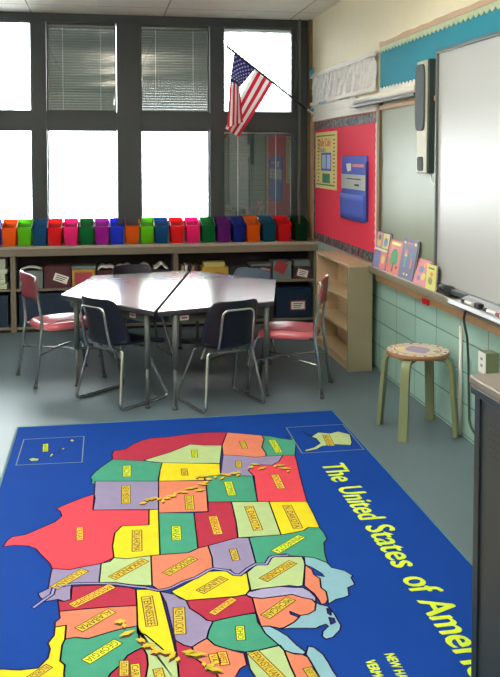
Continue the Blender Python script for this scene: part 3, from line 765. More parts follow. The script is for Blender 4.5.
sled_chair('navy sled base chair seen from behind, at the front left of the tables', (.12, 5.54), R_(41), M['navy'])
sled_chair('navy sled base chair seen from behind, at the front right of the tables', (.735, 5.355), R_(110), M['navy'])
sled_chair('dark blue chair whose back rises over the far left table edge', (.282, 6.752), R_(-76), M['navy'])
sled_chair('slate blue chair whose back rises over the far right table edge', (1.03, 6.40), R_(228), M['navy_b'])

def red_chair(label, loc, head, mseat, mback):
    g = thing('school_chair', label, 'chair', (*loc, 0), head-PI/2, 'red four legged chairs')
    def fn(u, v):
        a = 2*PI*u; r_ = v
        x_, y_ = superell(a, .205*min(1, r_*1.02), .205*min(1, r_*1.02), 4.5)
        if r_ < .84: z = .425+.012*(r_/.84)**2 - .006
        else: z = .431-.046*((r_-.84)/.16)**1.5
        z -= .010*max(0, -y_/.2)**2*min(1, (1-r_)*4)
        return (x_, y_-.0, z)
    MB().grid(lambda u, v: fn(u, .02+.98*v), 44, 16, mseat, cu=True).build('seat', None, g, solid=.004)
    def bk(u, v):
        s_ = u*2-1; wv = .186-.02*(abs(v*2-1)**6)
        return (s_*wv, -.212-.018*v-.02*s_*s_, .585+.18*v)
    MB().grid(bk, 12, 8, mback).build('backrest', None, g, solid=.012)
    for s_ in (-1, 1):
        p = rounded([(s_*.205, -.262, .0), (s_*.188, -.205, .42), (s_*.182, -.215, .52), (s_*.172, -.248, .745), (s_*.165, -.238, .772)], .05, 5)
        mb = MB(); mb.tube(p, .0115, seg=10); l = mb.build('leg', M['chrome'], g)
        MB().lathe([(.016, -.001), (.016, .014), (.0125, .03)], p[0], seg=12).build('foot_cap', M['cap'], l)
        p = rounded([(s_*.19, .25, .0), (s_*.172, .20, .385), (s_*.172, -.205, .388)], .05, 6)
        mb = MB(); mb.tube(p, .0115, seg=10); l = mb.build('leg', M['chrome'], g)
        MB().lathe([(.016, -.001), (.016, .014), (.0125, .03)], p[0], seg=12).build('foot_cap', M['cap'], l)
    mb = MB(); mb.tube([(-.198, -.24, .215), (.183, .222, .215)], .007, seg=8); mb.build('cross_brace', M['chrome'], g)
    p = [(.198-.381*t_, -.24+.462*t_, .215+.018*math.sin(PI*t_)) for t_ in [k/10 for k in range(11)]]
    mb = MB(); mb.tube(p, .007, seg=8); mb.build('cross_brace', M['chrome'], g)
    mb = MB(); mb.tube([(-.172, .10, .385), (.172, .10, .385)], .009, seg=8); mb.tube([(-.172, -.12, .385), (.172, -.12, .385)], .009, seg=8); mb.build('seat_frame', M['steel_d'], g)
    return g
red_chair('pink red plastic chair with chrome legs facing right, at the left table end', (-.305, 6.175), R_(22), M['redp'], mat('shaded_red_plastic', (136, 52, 68), .35))  # backrest red darkened: the shadow on this chair is put into the colour
red_chair('pink red plastic chair with chrome legs facing left, beside the birch bookcase', (1.255, 5.60), R_(157), M['redp'], M['redd'])

# ------------------------------------------------------------------ stool
g = thing('stool', 'round wooden stool with four olive green legs and a painted top', 'stool', (1.795, 4.585, 0))
SR, SZ = .182, .478
MB().lathe([(SR-.002, SZ-.024), (SR, SZ-.02), (SR, SZ-.004), (SR-.003, SZ-.001), (0.001, SZ-.001)], m=M['ply'], seg=48).build('seat', None, g)
mb = MB(); random.seed(11)
nseg = 36
def arc(r0, r1, a0, a1, z, m_, k=4):
    pts = [(r1*math.cos(a0+(a1-a0)*i/k), r1*math.sin(a0+(a1-a0)*i/k), z) for i in range(k+1)]+[(r0*math.cos(a1-(a1-a0)*i/k), r0*math.sin(a1-(a1-a0)*i/k), z) for i in range(k+1)]
    mb.face(pts, m_)
arc(.001, SR-.006, 0, 2*PI-.001, SZ-.0003, M['cream'], 40)
cols_ = [M['mar'], M['cream'], M['rugbrown'], M['cream'], mat('sage_paint', (150, 170, 130), .5), M['cream']]
for i in range(nseg): arc(SR-.03, SR-.012, 2*PI*i/nseg, 2*PI*(i+.6)/nseg, SZ+.0002, cols_[i % 6])
arc(SR-.052, SR-.046, 0, 2*PI-.001, SZ+.0002, M['mar'], 40)
mb.face([(.06*math.cos(a)+.012*math.cos(3*a), .10*math.sin(a), SZ+.0006) for a in [2*PI*k/24 for k in range(24)]], M['lavp'])
mb.face([(-.09+.03*math.cos(a), .05+.035*math.sin(a), SZ+.0006) for a in [2*PI*k/16 for k in range(16)]], M['yposter'])
mb.face([(.09+.022*math.cos(a), -.07+.03*math.sin(a), SZ+.0006) for a in [2*PI*k/16 for k in range(16)]], cols_[4])
mb.build('painted_design', None, g, fix=False)
def strip(pts, w_, th, tang):
    """flat bentwood strip: pts = (r, z) outward profile, extruded sideways"""
    mb = MB(); ca, sa = math.cos(tang), math.sin(tang)
    N = len(pts); rings = []
    for i in range(N):
        a = Vector(pts[max(0, i-1)]); b = Vector(pts[min(N-1, i+1)]); t = (b-a).normalized(); nn = Vector((-t.y, t.x))
        r_ = []
        for o_, sd in ((-th/2, -w_/2), (th/2, -w_/2), (th/2, w_/2), (-th/2, w_/2)):
            q = Vector(pts[i])+nn*o_; r_.append(mb.bm.verts.new((q.x*ca-sd*sa, q.x*sa+sd*ca, q.y)))
        rings.append(r_)
    for A, B in zip(rings, rings[1:]):
        for q in range(4): mb.bm.faces.new([A[q], A[(q+1) % 4], B[(q+1) % 4], B[q]])
    mb.bm.faces.new(rings[0][::-1]); mb.bm.faces.new(rings[-1]); return mb
prof = [(.05, SZ-.036)] + [tuple(v[:2]) for v in rounded([(.08, SZ-.036, 0), (.198, SZ-.036, 0), (.232, .012, 0)], .055, 8)] + [(.2325, .001)]
for q in range(4):
    a0 = math.atan2(4.411-4.585, 1.645-1.795)+q*PI/2
    strip(prof, .052, .024, a0).build('leg', M['stoolleg'], g, bevel=.002)

# ------------------------------------------------------------------ dark cabinet in the right foreground
g = thing('metal_cabinet', 'dark slate metal cabinet with taupe top in the right foreground', 'cabinet', (.99, 2.15, .011))
Hc = .989; XC = .72; YC = -.62
MB().box(0, XC, YC, 0, Hc-.028, Hc).build('worktop', M['cabt'], g, bevel=.006)
mb = MB(); mb.box(.004, XC-.004, YC+.004, -.004, Hc-.052, Hc-.0285); mb.build('edge_trim', M['cabd'], g, bevel=.003)
mb = MB(); mb.box(.018, XC-.02, YC+.02, -.018, .06, Hc-.0525); bd = mb.build('body', M['cabp'], g)
for y0 in (-.046, YC+.018):
    MB().box(.012, .03, y0, y0+.03, .06, Hc-.053).build('corner_post', M['cabd'], g)
mb = MB()
for i in range(5):
    for j in range(4): mb.lathe([(.004, 0), (.004, .001)], (0, 0, 0), seg=8) if 0 else mb.tube([(.0172, -.10-j*.022, Hc-.11-i*.02), (.0178, -.10-j*.022, Hc-.11-i*.02)], .0032, M['black'], seg=8)
mb.build('vent_holes', None, g)
MB().box(.02, XC-.022, YC+.022, -.02, 0, .0595).build('plinth', M['black'], g)

# ------------------------------------------------------------------ flag
P0 = Vector((1.99, 7.80, 1.995)); P1 = Vector((1.105, 7.45, 2.575))
g = thing('wall_flag', 'American flag hanging from an angled pole in front of the windows', 'flag', (2.0, 7.8, 2.0))
mb = MB(); mb.tube([P0, P1], .010, M['black'], seg=8); child_at(mb.build('pole'), g)
mb = MB(); mb.lathe([(.0, -.016), (.011, -.012), (.014, 0), (.011, .012), (.002, .018)], P1, M['wood'], seg=12); child_at(mb.build('finial'), g)
mb = MB(); mb.tube([P0+Vector((.028, .011, -.018)), P0+(P1-P0)*.09], .012, M['spkl'], seg=10); child_at(mb.build('bracket'), g)
fr = mat('flag_red', (214, 28, 56), .7); fw = mat('flag_white', (242, 238, 236), .7); fb = mat('flag_blue', (48, 50, 132), .7)
for m_ in (fr, fw, fb):   # thin cloth lets window light through
    nt = m_.node_tree; b_ = nt.nodes['Principled BSDF']; out = [n_ for n_ in nt.nodes if n_.type == 'OUTPUT_MATERIAL'][0]
    tl = nt.nodes.new('ShaderNodeBsdfTranslucent'); mxs = nt.nodes.new('ShaderNodeMixShader'); mxs.inputs[0].default_value = .35
    src = b_.inputs['Base Color'].links[0].from_socket; nt.links.new(src, tl.inputs[0])
    nt.links.new(b_.outputs[0], mxs.inputs[1]); nt.links.new(tl.outputs[0], mxs.inputs[2]); nt.links.new(mxs.outputs[0], out.inputs[0])
PX = (P1-P0); YD = lambda t_: P0+PX*t_
H0, H1 = .93, .50        # hoist runs along the pole from near the tip
def fpt(x_, z_, dy): return Vector((x_, 7.50+dy, z_))
def bez(a, b, c, t_): return a*(1-t_)**2+b*2*t_*(1-t_)+c*t_*t_
def flagpt(u, v, front):
    h = YD(H0+(H1-H0)*u)-Vector((0, 0, .006))
    if front:   # u 0..7/13 hangs as the front fold
        w_ = u/(7/13)
        mid = Vector((1.128+.10*w_, h.y-.02-.04*math.sin(PI*w_), 2.285-.055*w_))
        end = Vector((1.096+.15*w_, h.y-.05-.03*w_, 1.86+.05*w_))
        if v < .42: q = v/.42; return h*(1-q)+mid*q+Vector((0, .015*math.sin(w_*9)*q, 0))
        q = (v-.42)/.58; return mid*(1-q)+end*q+Vector((.0, .018*math.sin(w_*8+q*2), 0))
    w_ = (u-7/13)/(6/13)
    end = Vector((1.10+.135*w_, h.y+.02+.01*w_, 1.855-.075*w_))
    mid = (h+end)/2+Vector((.015-.03*(1-w_), -.0, .0))
    return bez(h, mid, end, v)+Vector((0, .015*math.sin(w_*7+v*3)*v, 0))
def stripe(u): return fr if int(min(12, u*13)) % 2 == 0 else fw
mb = MB()
mb.grid(lambda a, v: flagpt(a*7/13, v, True), 21, 30, None, lambda a, v: fb if v < .42 else stripe(a*7/13))
mb.grid(lambda a, v: flagpt(7/13+a*6/13, v, False), 18, 30, None, lambda a, v: stripe(7/13+a*6/13))
child_at(mb.build('cloth', fix=False), g)
mb = MB()
for i in range(9):
    for j in range(5 if i % 2 == 0 else 4):
        u = (i+1)/10*7/13; v = (.1*(j+1)-.05+(0 if i % 2 == 0 else .05))*.42/.5*1.0
        p = flagpt(u, min(.4, v), True)+Vector((0, -.004, 0)); r_ = .0105
        mb.face([p+Vector(((r_ if k % 2 == 0 else r_*.45)*math.sin(2*PI*k/10), 0, (r_ if k % 2 == 0 else r_*.45)*math.cos(2*PI*k/10))) for k in range(10)], fw)
child_at(mb.build('stars', fix=False), g)

# ------------------------------------------------------------------ the map rug
STATES = [
    ('drd', [(0.036,4.395),(0.034,4.47),(0.045,4.522),(0.072,4.525),(0.104,4.535),(0.15,4.607),(0.196,4.657),(0.248,4.69),(0.361,4.696),(0.497,4.733),(0.595,4.733),(0.692,4.716),(0.633,4.506),(0.541,4.523),(0.461,4.553),(0.342,4.447),(0.204,4.358),(0.198,4.343),(0.116,4.366)]),
    ('lgr', [(0.461,4.553),(0.541,4.523),(0.633,4.506),(0.585,4.241),(0.432,4.267),(0.289,4.3),(0.243,4.315),(0.198,4.352),(0.342,4.447)]),
    ('tea', [(0.036,4.395),(0.116,4.366),(0.198,4.343),(0.289,4.3),(0.272,4.197),(0.252,4.055),(-0.052,4.108),(-0.052,4.07),(-0.071,4.08),(-0.067,4.124),(-0.075,4.164),(-0.053,4.227),(-0.024,4.291)]),
    ('lav', [(-0.052,4.108),(0.255,4.055),(0.233,3.723),(-0.058,3.768),(-0.052,4.058)]),
    ('yel', [(0.289,4.3),(0.432,4.267),(0.584,4.234),(0.565,4.078),(0.485,4.079),(0.478,4.022),(0.255,4.055),(0.272,4.197)]),
    ('ora', [(0.255,4.055),(0.486,4.027),(0.451,3.663),(0.231,3.686)]),
    ('tea', [(0.487,4.079),(0.565,4.078),(0.723,4.038),(0.689,3.731),(0.463,3.765)]),
    ('lav', [(0.618,4.36),(0.705,4.33),(0.785,4.293),(0.84,4.299),(0.932,4.298),(0.893,4.216),(0.845,4.166),(0.796,4.182),(0.759,4.182),(0.712,4.12),(0.728,4.037),(0.565,4.078)]),
    ('red', [(0.712,4.12),(0.759,4.182),(0.796,4.182),(0.845,4.166),(0.893,4.216),(0.932,4.298),(0.995,4.287),(0.982,4.185),(0.954,3.997),(0.914,3.692),(0.689,3.731),(0.728,4.037)]),
    ('ora', [(0.692,4.716),(0.763,4.686),(0.881,4.63),(0.88,4.562),(0.844,4.437),(0.848,4.343),(0.84,4.299),(0.785,4.293),(0.705,4.33),(0.618,4.36),(0.633,4.506)]),
    ('tea', [(0.881,4.63),(0.928,4.605),(0.972,4.563),(1.033,4.527),(1.013,4.59),(1.052,4.532),(1.042,4.467),(0.995,4.287),(0.932,4.298),(0.84,4.299),(0.848,4.343),(0.844,4.437),(0.88,4.562)]),
    ('yel', [(0.741,3.722),(0.914,3.692),(0.911,3.566),(0.903,3.415),(0.854,3.427),(0.83,3.403),(0.779,3.388),(0.725,3.379)]),
    ('lgr', [(0.57,3.747),(0.741,3.722),(0.725,3.379),(0.635,3.38),(0.542,3.383),(0.55,3.457),(0.558,3.535)]),
    ('drd', [(0.463,3.765),(0.57,3.747),(0.558,3.535),(0.548,3.448),(0.542,3.383),(0.52,3.377),(0.471,3.358),(0.41,3.333),(0.367,3.319),(0.387,3.658),(0.45,3.658)]),
    ('tea', [(0.231,3.686),(0.387,3.658),(0.367,3.319),(0.345,3.301),(0.323,3.287),(0.211,3.29)]),
    ('yel', [(0.191,3.725),(0.233,3.723),(0.231,3.686),(0.211,3.29),(0.139,3.285),(0.084,3.278),(0.029,3.296),(0.025,3.401),(0.036,3.518),(0.067,3.581),(0.182,3.571)]),
    ('red', [(-0.058,3.768),(0.191,3.725),(0.182,3.571),(0.067,3.581),(0.036,3.518),(0.025,3.401),(0.029,3.296),(0.013,3.266),(-0.033,3.253),(-0.086,3.243),(-0.139,3.228),(-0.208,3.248),(-0.218,3.29),(-0.235,3.326),(-0.262,3.381),(-0.282,3.428),(-0.316,3.46),(-0.373,3.475),(-0.416,3.469),(-0.406,3.521),(-0.389,3.555),(-0.337,3.565),(-0.287,3.609),(-0.22,3.671),(-0.193,3.728),(-0.204,3.783),(-0.223,3.808),(-0.198,3.836),(-0.154,3.874),(-0.11,3.912),(-0.055,3.949),(-0.05,3.901)]),
    ('tea', [(0.587,3.375),(0.635,3.38),(0.725,3.379),(0.779,3.388),(0.83,3.403),(0.854,3.427),(0.903,3.415),(0.908,3.366),(0.906,3.31),(0.884,3.277),(0.863,3.184),(0.854,3.11),(0.812,3.159),(0.775,3.174),(0.714,3.193),(0.709,3.211),(0.651,3.204),(0.615,3.144),(0.576,3.151)]),
    ('lav', [(0.41,3.333),(0.471,3.358),(0.52,3.377),(0.542,3.383),(0.587,3.375),(0.584,3.285),(0.576,3.151),(0.538,3.117),(0.501,3.077),(0.479,3.088),(0.469,3.121),(0.405,3.14),(0.413,3.229)]),
    ('ora', [(0.175,3.287),(0.211,3.29),(0.323,3.287),(0.367,3.319),(0.41,3.333),(0.413,3.229),(0.405,3.14),(0.384,3.128),(0.333,3.083),(0.309,3.072),(0.285,3.061),(0.238,3.026),(0.206,3.002),(0.186,3.02),(0.166,3.053)]),
    ('lgr', [(0.029,3.296),(0.084,3.278),(0.139,3.285),(0.175,3.287),(0.166,3.053),(0.14,3.057),(0.085,3.074),(0.034,3.098),(-0.028,3.109),(-0.021,3.255)]),
    ('lav', [(-0.208,3.248),(-0.139,3.228),(-0.086,3.243),(-0.021,3.255),(-0.028,3.109),(-0.08,3.107),(-0.127,3.111),(-0.13,3.075),(-0.127,3.005),(-0.151,2.995),(-0.173,3.013),(-0.194,3.009),(-0.215,3.006),(-0.238,3.038),(-0.247,3.067),(-0.213,3.097),(-0.211,3.179)]),
    ('drd', [(-0.127,3.097),(-0.025,3.09),(0.085,3.052),(0.106,3.034),(0.105,2.923),(0.011,2.93),(-0.08,2.932),(-0.165,2.931),(-0.173,3.006),(-0.151,2.995),(-0.127,3.005)]),
    ('ora', [(-0.165,2.931),(-0.08,2.932),(0.011,2.93),(0.105,2.923),(0.102,2.792),(0.043,2.782),(-0.004,2.766),(-0.062,2.744),(-0.102,2.759),(-0.137,2.754),(-0.137,2.837),(-0.157,2.835),(-0.174,2.832),(-0.175,2.863),(-0.16,2.885)]),
    ('yel', [(-0.137,2.837),(-0.137,2.754),(-0.145,2.721),(-0.147,2.634),(-0.131,2.61),(-0.132,2.564),(-0.123,2.499),(-0.255,2.474),(-0.348,2.538),(-0.329,2.624),(-0.267,2.608),(-0.213,2.609),(-0.186,2.657),(-0.182,2.705),(-0.191,2.74),(-0.174,2.784),(-0.174,2.832),(-0.157,2.835)]),
    ('tea', [(-0.137,2.754),(-0.102,2.759),(-0.062,2.744),(-0.004,2.766),(0.043,2.782),(0.102,2.792),(0.104,2.723),(0.114,2.664),(0.088,2.647),(0.065,2.629),(0.039,2.58),(0.008,2.54),(-0.011,2.479),(-0.123,2.499),(-0.132,2.564),(-0.131,2.61),(-0.147,2.634),(-0.145,2.721)]),
    ('yel', [(0.106,3.034),(0.157,3.025),(0.192,3.005),(0.196,2.962),(0.203,2.86),(0.212,2.704),(0.218,2.586),(0.186,2.624),(0.163,2.667),(0.139,2.711),(0.124,2.737),(0.1,2.748),(0.105,2.923)]),
    ('lav', [(0.192,3.005),(0.244,2.974),(0.26,2.944),(0.28,2.926),(0.288,2.871),(0.321,2.82),(0.338,2.785),(0.358,2.775),(0.337,2.724),(0.325,2.679),(0.293,2.656),(0.271,2.637),(0.246,2.652),(0.22,2.686),(0.208,2.919)]),
    ('drd', [(0.22,2.686),(0.246,2.652),(0.271,2.637),(0.277,2.57),(0.327,2.494),(0.347,2.416),(0.214,2.439),(0.218,2.586)]),
    ('yel', [(0.232,2.998),(0.279,3.033),(0.316,3.064),(0.383,3.121),(0.452,3.116),(0.478,3.081),(0.499,3.069),(0.529,3.087),(0.519,2.962),(0.499,2.93),(0.461,2.922),(0.326,2.925),(0.28,2.926),(0.244,2.974)]),
    ('drd', [(0.28,2.926),(0.326,2.925),(0.461,2.922),(0.498,2.926),(0.517,2.906),(0.513,2.806),(0.484,2.801),(0.419,2.79),(0.358,2.775),(0.338,2.785),(0.321,2.82),(0.288,2.871)]),
    ('tea', [(0.358,2.775),(0.419,2.79),(0.484,2.801),(0.512,2.799),(0.508,2.743),(0.514,2.717),(0.52,2.674),(0.551,2.599),(0.485,2.583),(0.439,2.58),(0.396,2.598),(0.346,2.635),(0.325,2.679),(0.337,2.724)]),
    ('ora', [(0.325,2.679),(0.346,2.635),(0.396,2.598),(0.432,2.575),(0.431,2.512),(0.417,2.504),(0.406,2.495),(0.362,2.413),(0.347,2.416),(0.327,2.494),(0.277,2.57),(0.271,2.637),(0.293,2.656)]),
    ('lgr', [(0.439,2.58),(0.485,2.583),(0.555,2.598),(0.562,2.569),(0.563,2.488),(0.569,2.377),(0.457,2.397),(0.436,2.49)]),
    ('ora', [(0.562,2.569),(0.583,2.549),(0.614,2.538),(0.629,2.519),(0.635,2.455),(0.643,2.364),(0.569,2.377),(0.563,2.488)]),
    ('lgr', [(0.529,3.087),(0.575,3.143),(0.613,3.136),(0.653,3.195),(0.712,3.185),(0.767,3.175),(0.767,3.142),(0.763,3.11),(0.735,3.013),(0.718,2.956),(0.698,2.952),(0.667,2.965),(0.632,2.964),(0.564,2.961),(0.52,2.947)]),
    ('ora', [(0.763,3.11),(0.78,3.067),(0.778,3.028),(0.793,2.995),(0.78,2.93),(0.791,2.9),(0.783,2.845),(0.769,2.82),(0.75,2.817),(0.75,2.844),(0.744,2.894),(0.733,2.924),(0.722,2.955)]),
    ('ora', [(0.517,2.906),(0.551,2.893),(0.611,2.896),(0.664,2.901),(0.695,2.874),(0.727,2.855),(0.734,2.826),(0.719,2.782),(0.689,2.762),(0.66,2.76),(0.631,2.791),(0.631,2.772),(0.654,2.749),(0.63,2.722),(0.593,2.697),(0.575,2.694),(0.544,2.712),(0.514,2.717),(0.513,2.806)]),
    ('lvb', [(0.499,2.93),(0.518,2.955),(0.564,2.961),(0.632,2.964),(0.685,2.947),(0.714,2.942),(0.733,2.91),(0.744,2.866),(0.736,2.833),(0.727,2.855),(0.695,2.874),(0.664,2.901),(0.611,2.896),(0.551,2.893),(0.509,2.907)]),
    ('lak', [(0.775,3.174),(0.812,3.159),(0.852,3.111),(0.86,3.069),(0.903,3.037),(0.922,2.995),(0.911,2.982),(0.91,2.93),(0.878,2.913),(0.866,2.858),(0.844,2.848),(0.812,2.84),(0.775,2.813),(0.783,2.845),(0.791,2.9),(0.78,2.93),(0.793,2.995),(0.778,3.028),(0.812,3.007),(0.81,3.03),(0.784,3.082),(0.763,3.11)]),
    ('lak', [(0.736,2.833),(0.747,2.817),(0.771,2.8),(0.78,2.752),(0.783,2.676),(0.771,2.648),(0.737,2.612),(0.711,2.605),(0.703,2.624),(0.713,2.652),(0.738,2.678),(0.734,2.691),(0.711,2.683),(0.695,2.673),(0.658,2.68),(0.608,2.688),(0.577,2.688),(0.63,2.722),(0.654,2.749),(0.66,2.76),(0.689,2.762),(0.719,2.782)]),
    ('lak', [(0.514,2.717),(0.544,2.712),(0.566,2.684),(0.591,2.644),(0.609,2.589),(0.629,2.546),(0.62,2.537),(0.592,2.542),(0.562,2.569),(0.551,2.599),(0.52,2.674)]),
    ('lak', [(0.626,2.536),(0.643,2.577),(0.661,2.568),(0.68,2.526),(0.686,2.477),(0.688,2.436),(0.702,2.354),(0.643,2.364),(0.636,2.434),(0.632,2.492)]),
    ('lgr', [(0.102,2.792),(0.102,2.747),(0.124,2.737),(0.139,2.711),(0.163,2.667),(0.186,2.624),(0.218,2.586),(0.214,2.439),(0.108,2.458),(0.125,2.565),(0.125,2.618),(0.114,2.664),(0.104,2.723)]),
    ('drd', [(0.065,2.629),(0.088,2.647),(0.114,2.664),(0.125,2.618),(0.125,2.565),(0.108,2.458),(-0.011,2.479),(0.008,2.54),(0.039,2.58)]),
    ('lgr', [(1.128,4.658),(1.138,4.603),(1.158,4.565),(1.209,4.626),(1.273,4.597),(1.328,4.623),(1.381,4.56),(1.353,4.429),(1.334,4.384),(1.251,4.414),(1.172,4.396),(1.133,4.355),(1.067,4.335),(1.06,4.352),(1.125,4.388),(1.174,4.444),(1.172,4.528),(1.14,4.585)]),
    ('lgr', [(-0.402,4.472),(-0.378,4.49),(-0.341,4.468),(-0.349,4.44),(-0.384,4.439)]),
    ('lgr', [(-0.296,4.498),(-0.284,4.549),(-0.272,4.524),(-0.285,4.481)]),
    ('lgr', [(-0.252,4.551),(-0.246,4.581),(-0.242,4.565),(-0.246,4.535)]),
    ('lgr', [(-0.239,4.595),(-0.224,4.624),(-0.215,4.607),(-0.228,4.586)]),
    ('lgr', [(-0.198,4.726),(-0.186,4.761),(-0.168,4.721),(-0.184,4.707)]),
    ('nav', [(0.764,2.788),(0.776,2.779),(0.766,2.742),(0.759,2.756)]),
    ('nav', [(0.756,2.731),(0.771,2.722),(0.768,2.697),(0.751,2.688)]),
]
RIVER = [(-0.254,2.973),(-0.229,3.009),(-0.196,3.052),(-0.192,3.093),(-0.171,3.104),(-0.127,3.115),(-0.08,3.11),(-0.025,3.101),(0.034,3.087),(0.085,3.063),(0.139,3.043),(0.185,3.013),(0.215,3.015),(0.238,3.026),(0.285,3.061),(0.333,3.083),(0.384,3.128),(0.405,3.14),(0.46,3.115),(0.478,3.081),(0.5,3.073),(0.538,3.117),(0.575,3.147),(0.614,3.14),(0.64,3.189),(0.654,3.199),(0.714,3.197)]
MAP_LABELS = [('TEXAS', (-0.111, 3.592), (-0.108, 3.478)), ('LOUISIANA', (-0.086, 3.211), (-0.188, 3.1)), ('ARKANSAS', (0.146, 3.251), (0.024, 3.137)), ('OKLAHOMA', (0.129, 3.521), (0.122, 3.34)), ('KANSAS', (0.296, 3.531), (0.289, 3.409)), ('NEW MEXICO', (0.096, 4.019), (0.091, 3.819)), ('ARIZONA', (0.108, 4.282), (0.104, 4.146)), ('NEVADA', (0.473, 4.455), (0.466, 4.349)), ('UTAH', (0.393, 4.19), (0.39, 4.109)), ('COLORADO', (0.384, 3.848), (0.374, 3.703)), ('WYOMING', (0.589, 3.983), (0.584, 3.825)), ('IDAHO', (0.682, 4.253), (0.673, 4.168)), ('OREGON', (0.752, 4.551), (0.75, 4.438)), ('WASHINGTON', (0.921, 4.538), (0.92, 4.345)), ('MONTANA', (0.833, 4.031), (0.829, 3.866)), ('N. DAKOTA', (0.813, 3.659), (0.81, 3.431)), ('S. DAKOTA', (0.64, 3.679), (0.638, 3.442)), ('NEBRASKA', (0.465, 3.602), (0.465, 3.434)), ('MINNESOTA', (0.803, 3.346), (0.673, 3.234)), ('IOWA', (0.505, 3.281), (0.504, 3.196)), ('MISSOURI', (0.338, 3.234), (0.227, 3.132)), ('ILLINOIS', (0.433, 3.058), (0.34, 2.979)), ('WISCONSIN', (0.717, 3.134), (0.584, 3.024)), ('MICHIGAN', (0.649, 2.869), (0.543, 2.775)), ('INDIANA', (0.447, 2.904), (0.364, 2.825)), ('OHIO', (0.443, 2.724), (0.435, 2.654)), ('KENTUCKY', (0.25, 2.878), (0.24, 2.723)), ('TENNESSEE', (0.143, 2.971), (0.15, 2.787)), ('MISSISSIPPI', (0.016, 3.072), (-0.118, 2.962)), ('ALABAMA', (0.014, 2.9), (-0.09, 2.805)), ('GEORGIA', (0.032, 2.707), (-0.063, 2.619)), ('FLORIDA', (-0.183, 2.609), (-0.233, 2.557)), ('WEST', (0.362, 2.588), (0.363, 2.529)), ('VA.', (0.333, 2.582), (0.336, 2.539)), ('PENNSYLVANIA', (0.463, 2.57), (0.524, 2.409)), ('NEW YORK', (0.614, 2.459), (0.624, 2.397)), ('ALASKA', (1.241, 4.567), (1.225, 4.403)), ('HAWAII', (-0.327, 4.691), (-0.32, 4.578)), ('SOUTH', (0.052, 2.594), (0.05, 2.527)), ('CAR.', (0.085, 2.572), (0.086, 2.511)), ('N.C.', (0.154, 2.534), (0.158, 2.498))]
RIDGES = [(0.168,3.806),(0.187,3.836),(0.206,3.845),(0.225,3.853),(0.243,3.838),(0.26,3.812),(0.28,3.843),(0.301,3.863),(0.321,3.883),(0.342,3.903),(0.365,3.899),(0.403,3.941),(0.428,3.949),(0.443,3.909),(0.465,3.98),(0.483,4.002),(0.446,4.073),(0.472,4.081),(0.502,4.037),(0.535,4.057),(0.567,4.039),(0.602,4.072),(0.636,4.093),(0.662,4.102),(0.734,4.158),(0.762,4.195),(0.787,4.135),(0.858,4.15),(0.886,4.159),(0.903,4.114),(0.909,4.072),(0.651,4.063),(0.584,4.088),(0.044,2.83),(0.057,2.803),(0.065,2.754),(0.11,2.705),(0.131,2.673),(0.146,2.659),(0.154,2.635),(0.186,2.624),(0.203,2.599),(0.22,2.58),(0.262,2.611),(0.28,2.597),(0.299,2.54),(0.316,2.526),(0.326,2.509)]

RX0, RX1, RY0, RY1 = -.515, 1.415, 2.05, 5.03
g = thing('rug', 'blue rug printed with a colourful United States map on the grey floor', 'rug', (0, 3.5, 0))
ZR = .009
mb = MB(); mb.box(RX0+.014, RX1-.014, RY0+.014, RY1-.014, 0.0005, ZR, M['rugb'])
def ribbon(pts, w_, z, m_, closed=True):
    P = [Vector((p[0], p[1], 0)) for p in pts]; n_ = len(P)
    for i in range(n_ if closed else n_-1):
        a, b = P[i], P[(i+1) % n_]; d = (b-a)
        if d.length < 1e-5: continue
        d.normalize(); nn = Vector((-d.y, d.x, 0))*w_/2; a = a-d*w_*.3; b = b+d*w_*.3
        mb.face([(a+nn)[:2]+(z,), (b+nn)[:2]+(z,), (b-nn)[:2]+(z,), (a-nn)[:2]+(z,)], m_)
def clip(pts):
    return [(min(max(p[0], RX0+.02), RX1-.02), min(max(p[1], RY0+.02), RY1-.02)) for p in pts]
for name_, pts in STATES:
    pts = clip(pts)
    mb.face([(p[0], p[1], ZR+.0003+(.0001 if name_ == 'nav' else 0)) for p in pts], RM[name_])
for name_, pts in STATES: ribbon(clip(pts), .0062, ZR+.0006, M['rugink'])
ribbon(RIVER, .020, ZR+.0008, M['rugink'], False); ribbon(RIVER, .009, ZR+.0010, M['river'], False)
for bxp in ([(1.047, 4.742), (1.392, 4.742), (1.384, 4.31), (1.039, 4.31)], [(-.452, 4.795), (-.12, 4.79), (-.121, 4.38), (-.456, 4.395)]):
    ribbon(bxp, .006, ZR+.0006, M['rugline'])
def ground_text(txt, p, d, size, m_, z, sx=1.0, slant=0.0):
    d = Vector((d[0], d[1])).normalized(); up = Vector((-d.y, d.x))
    def f(c):
        q = Vector(p)+d*(c.x*sx+c.y*slant)+up*c.y
        return Vector((q.x, q.y, z))
    return mb.text(txt, size, m_, f)
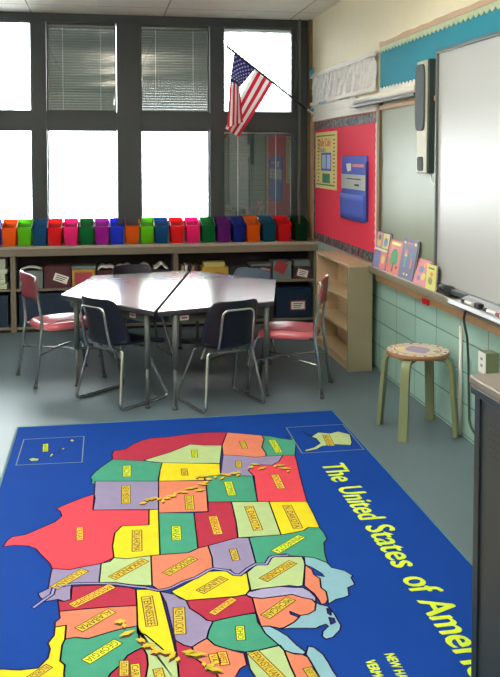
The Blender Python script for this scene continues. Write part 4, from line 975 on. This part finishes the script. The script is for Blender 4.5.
for txt, a, b in MAP_LABELS:
    a = Vector(a); b = Vector(b); d = b-a; L = d.length; d.normalize(); up = Vector((-d.y, d.x))
    sz = .040 if L > .12 else .030
    hh = sz*.5; e = .006
    red_ = txt in ('TEXAS', 'MISSISSIPPI', 'INDIANA', 'NEBRASKA', 'MONTANA', 'VA.', 'WEST')
    gre = txt in ('KANSAS', 'ARIZONA', 'WYOMING', 'GEORGIA', 'OHIO', 'WASHINGTON', 'MINNESOTA', 'HAWAII', 'NEVADA')
    fill = RM['lgr'] if False else (M['rugtxt'] if gre else M['rugorange'] if red_ else M['rugbox'])
    q = [a-d*e-up*hh, b+d*e-up*hh, b+d*e+up*hh, a-d*e+up*hh]
    ribbon([tuple(v) for v in q], .0035, ZR+.0011, M['rugbrown'])
    mb.face([(v.x, v.y, ZR+.0009) for v in q], fill)
    # letters stretched to fill the box
    cu = bpy.data.curves.new('t', 'FONT'); cu.body = txt; cu.size = 1; o_ = bpy.data.objects.new('t', cu); me = bpy.data.meshes.new_from_object(o_)
    ww = max(v.co.x for v in me.vertices); bpy.data.objects.remove(o_); bpy.data.meshes.remove(me); bpy.data.curves.remove(cu)
    ground_text(txt, a-up*sz*.36, d, sz, M['rugbrown'], ZR+.0013, sx=L/(ww*sz))
for k, (x_, y_) in enumerate(RIDGES):
    a = .5+1.2*math.sin(k*1.7); d = Vector((math.cos(a), math.sin(a)*.6)); nn = Vector((-d.y, d.x))
    L = .022+.008*(k % 3); c = Vector((x_, y_))
    o1 = Vector((0, -.016))
    mb.face([(*(c+o1-d*L), ZR+.0014), (*(c+o1-nn*.014), ZR+.0014), (*(c+o1+d*L), ZR+.0014), (*(c+o1+nn*.012), ZR+.0014)], M['rugbrown'])
    mb.face([(*(c-d*L), ZR+.0016), (*(c-nn*.014), ZR+.0016), (*(c+d*L), ZR+.0016), (*(c+nn*.014), ZR+.0016)], M['rugbox'] if k % 3 else M['rugorange'])
# title runs down the right side of the rug
TS = .172
def tw(txt):
    cu = bpy.data.curves.new('t', 'FONT'); cu.body = txt; cu.size = TS; o_ = bpy.data.objects.new('t', cu); me = bpy.data.meshes.new_from_object(o_)
    ww = max(v.co.x for v in me.vertices); bpy.data.objects.remove(o_); bpy.data.meshes.remove(me); bpy.data.curves.remove(cu); return ww
for txt, y0, y1 in (('The', 4.14, 3.90), ('United', 3.835, 3.465), ('States', 3.405, 3.03), ('of', 2.955, 2.835), ('America', 2.785, 2.26)):
    for dx in (0, .004, .008):
        ground_text(txt, (1.095+dx*.5, y0-dx), (0, -1), TS, M['rugtxt'], ZR+.0009+dx*.02, sx=(y0-y1)/tw(txt))
for txt, x_, y_ in (('NEW HAMPSHIRE', .872, 2.495), ('VERMONT', .80, 2.47)):
    ground_text(txt, (x_-.0, y_), (0, -1), .046, M['rugtxt'], ZR+.0009, sx=.72)
    ground_text(txt, (x_+.003, y_-.003), (0, -1), .046, M['rugtxt'], ZR+.0011, sx=.72)
for name_ in []: pass
o = mb.build('printed_pile', fix=False); child_at(o, g)
mb = MB()
mb.box(RX0, RX0+.0135, RY0, RY1, .0005, ZR+.001, M['rugedge']); mb.box(RX1-.0135, RX1, RY0, RY1, .0005, ZR+.001, M['rugedge'])
mb.box(RX0+.0136, RX1-.0136, RY1-.0135, RY1, .0005, ZR+.001, M['rugedge']); mb.box(RX0+.0136, RX1-.0136, RY0, RY0+.0135, .0005, ZR+.001, M['rugedge'])
child_at(mb.build('binding', bevel=.002), g)
